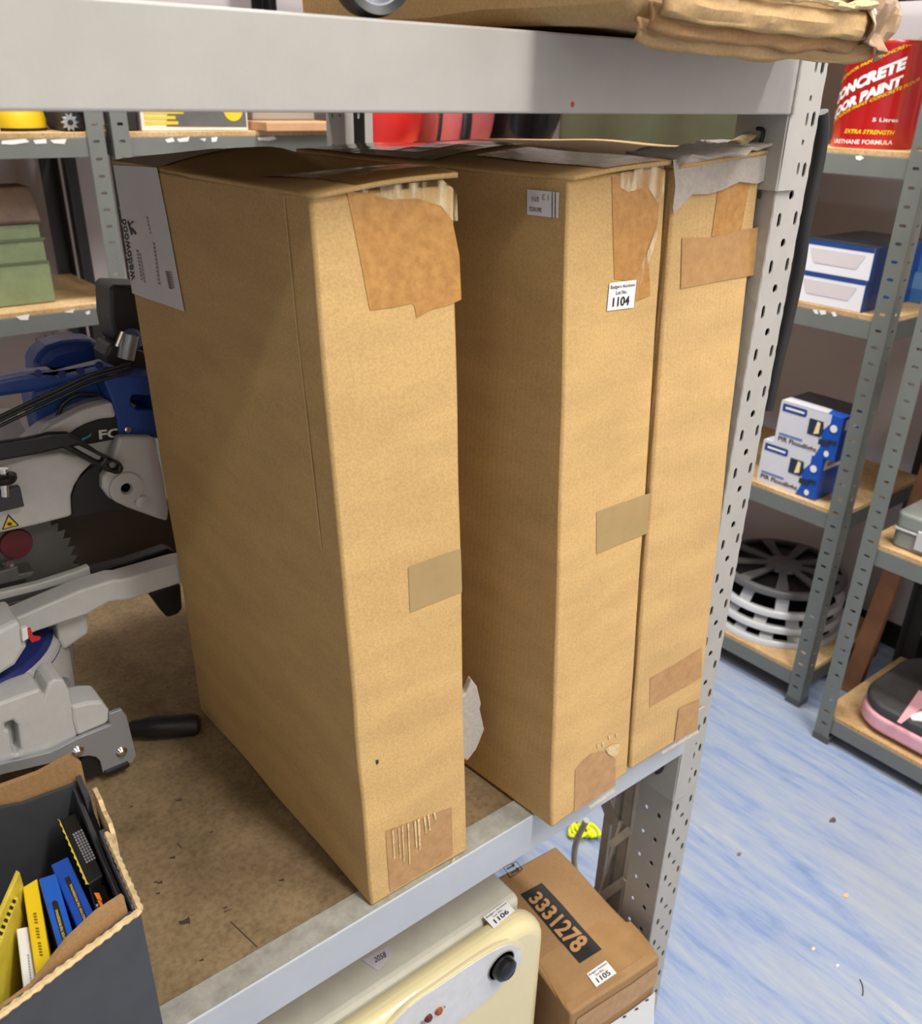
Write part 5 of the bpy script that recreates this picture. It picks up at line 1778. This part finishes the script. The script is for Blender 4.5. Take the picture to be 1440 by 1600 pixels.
# ================================================================== on the rear shelving
# green toolbox
ZG = 1.0205
gx1 = at_y((88, 470), YB + 0.07).x
yb0 = YB + 0.07
tbx = thing('toolbox', 'old green metal toolbox with rusty brown lid on the far left shelf', 'toolbox', (gx1 - 0.18, yb0 + 0.09, ZG))
zg1, zg2, zg3, zg4 = [at_y((80, y), yb0).z for y in (408, 372, 347, 293)]
box('lower_tray', (gx1 - 0.4, yb0, ZG), (gx1, yb0 + 0.19, zg1), GREEN, tbx, bevel=0.004)
box('middle_tray', (gx1 - 0.4, yb0 + 0.002, zg1), (gx1 - 0.004, yb0 + 0.188, zg2), GREEN, tbx, bevel=0.003)
box('upper_tray', (gx1 - 0.4, yb0 + 0.004, zg2), (gx1 - 0.008, yb0 + 0.186, zg3), GREEN, tbx, bevel=0.003)
xl = gx1 - 0.002
prism('rusty_lid', [Vector((xl, y, z)) for y, z in ((yb0 - 0.004, zg3), (yb0 - 0.004, zg3 + 0.008), (yb0 + 0.045, zg4), (yb0 + 0.145, zg4), (yb0 + 0.194, zg3 + 0.008), (yb0 + 0.194, zg3))],
      (-0.4, 0, 0), RUST, tbx, bevel=0.004)
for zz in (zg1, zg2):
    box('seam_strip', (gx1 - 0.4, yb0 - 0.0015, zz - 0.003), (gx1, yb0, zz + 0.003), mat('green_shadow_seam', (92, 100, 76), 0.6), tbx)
# white, black and yellow carton
ZU = 1.4125
ys = YB + 0.03
x_a, x_b = at_y((222, 205), ys).x, at_y((388, 203), ys).x
t, b, ff, rf, tf = carton('printed_carton', 'white and grey carton with a yellow disc on the rear upper shelf', 'box',
                          [(x_a, ys, ZU), (x_b, ys, ZU), (x_b, ys + 0.24, ZU), (x_a, ys + 0.24, ZU)], 0.12, mat('scuffed_white_card', (222, 220, 210), 0.5, var=0.05, scale=30))
poly_on('grey_band', ff, [(0.22, 0.08), (0.985, 0.06), (0.985, 1.0), (0.3, 1.0)], mat('dark_grey_print', (96, 98, 98), 0.5, var=0.15, scale=20), t, 0.0006, 0, inuv=True)
marks_on(ff, [[(0.03, v), (0.03 + w, v), (0.03 + w, v + 0.06), (0.03, v + 0.06)] for v, w in ((0.12, 0.30), (0.22, 0.28), (0.32, 0.36), (0.42, 0.28))], YEL, t, 0.0012, 'yellow_lines', inuv=True)
poly_on('yellow_disc', ff, [(0.86 + 0.095 * math.cos(a), 0.42 + 0.24 * math.sin(a)) for a in [2 * math.pi * j / 24 for j in range(24)]], mat('disc_yellow', (236, 196, 44), 0.4), t, 0.0014, 0, inuv=True)
marks_on(ff, [[(0.83, 0.40), (0.90, 0.40), (0.90, 0.44), (0.83, 0.44)]], mat('orange_print', (216, 130, 40), 0.5), t, 0.002, inuv=True)
x_c = at_y((195, 205), ys).x
tag(box('black_yellow_tin', (x_c + 0.003, ys + 0.01, ZU), (x_a - 0.003, ys + 0.15, ZU + 0.09), BLACK, bevel=0.004), 'black box squeezed left of the white-grey carton', 'box')
# planed board lying on the shelf
xw0, xw1 = at_y((395, 200), YB + 0.02).x, at_y((524, 208), YB - 0.03).x
tag(box('timber_offcut', (x_b + 0.012, YB - 0.05, ZU), (xw1, YB + 0.30, ZU + 0.022), WOODL, bevel=0.002), 'pale timber offcut jutting from the rear upper shelf', 'board')
tag(box('grey_parcel', (x_b + 0.03, YB + 0.06, ZU + 0.0225), (xw1 - 0.01, YB + 0.25, ZU + 0.10), mat('grey_parcel_paper', (150, 142, 132), 0.7), bevel=0.004), 'grey parcel lying on the timber offcut', 'parcel')
# left bay items
xq0, xq1 = at_y((-20, 205), ys).x, at_y((11, 208), ys).x
tag(box('pale_box', (xq0 - 0.08, ys, ZU), (xq1 - 0.012, ys + 0.15, ZU + 0.11), mat('pale_grey_box', (188, 190, 198), 0.5), bevel=0.003), 'pale grey box at the extreme left of the rear upper shelf', 'box')
cg = at_y((37, 190), ys + 0.03)
yh = thing('plastic_casing', 'yellow rounded plastic casing beside the pale grey box', 'casing', (cg.x, ys + 0.08, ZU))
lathe('shell', [(0.066, 0.0), (0.068, 0.02), (0.062, 0.05), (0.045, 0.075), (0.0, 0.088)], (cg.x, ys + 0.10, ZU + 0.004), YEL, yh, n=32)
lathe('brim', [(0.0, 0.0), (0.067, 0.0), (0.068, 0.006), (0.0, 0.006)], (cg.x, ys + 0.10, ZU), BLACK, yh, n=32)
c1, c2 = at_y((62, 195), ys).x, at_y((141, 195), ys).x
bk = thing('power_tool_case', 'black boxed tool with a silver star wheel left of the double post', 'tool', ((c1 + c2) / 2, ys + 0.06, ZU))
box('tool_body', (c1 + 0.055, ys + 0.01, ZU), (c2 - 0.004, ys + 0.14, ZU + 0.09), DARK, bk, bevel=0.008)
sc_ = at_y((108, 191), ys + 0.009)
pts = []
for k in range(20):
    a = 2 * math.pi * k / 20
    r = 0.021 if k % 2 == 0 else 0.013
    pts.append(sc_ + Vector((r * math.cos(a), 0, r * math.sin(a))))
sw = prism('star_wheel', pts, (0, -0.008, 0), SILV, bk, bevel=0.001)
lathe('star_hub', [(0.006, 0), (0.006, 0.004), (0, 0.004)], sc_ + Vector((0, -0.008, 0)), BLACK, sw, (0, -1, 0), 14)
box('yellow_strip', (c1 + 0.075, ys + 0.004, ZU + 0.055), (c2 - 0.006, ys + 0.0105, ZU + 0.075), YEL, bk)
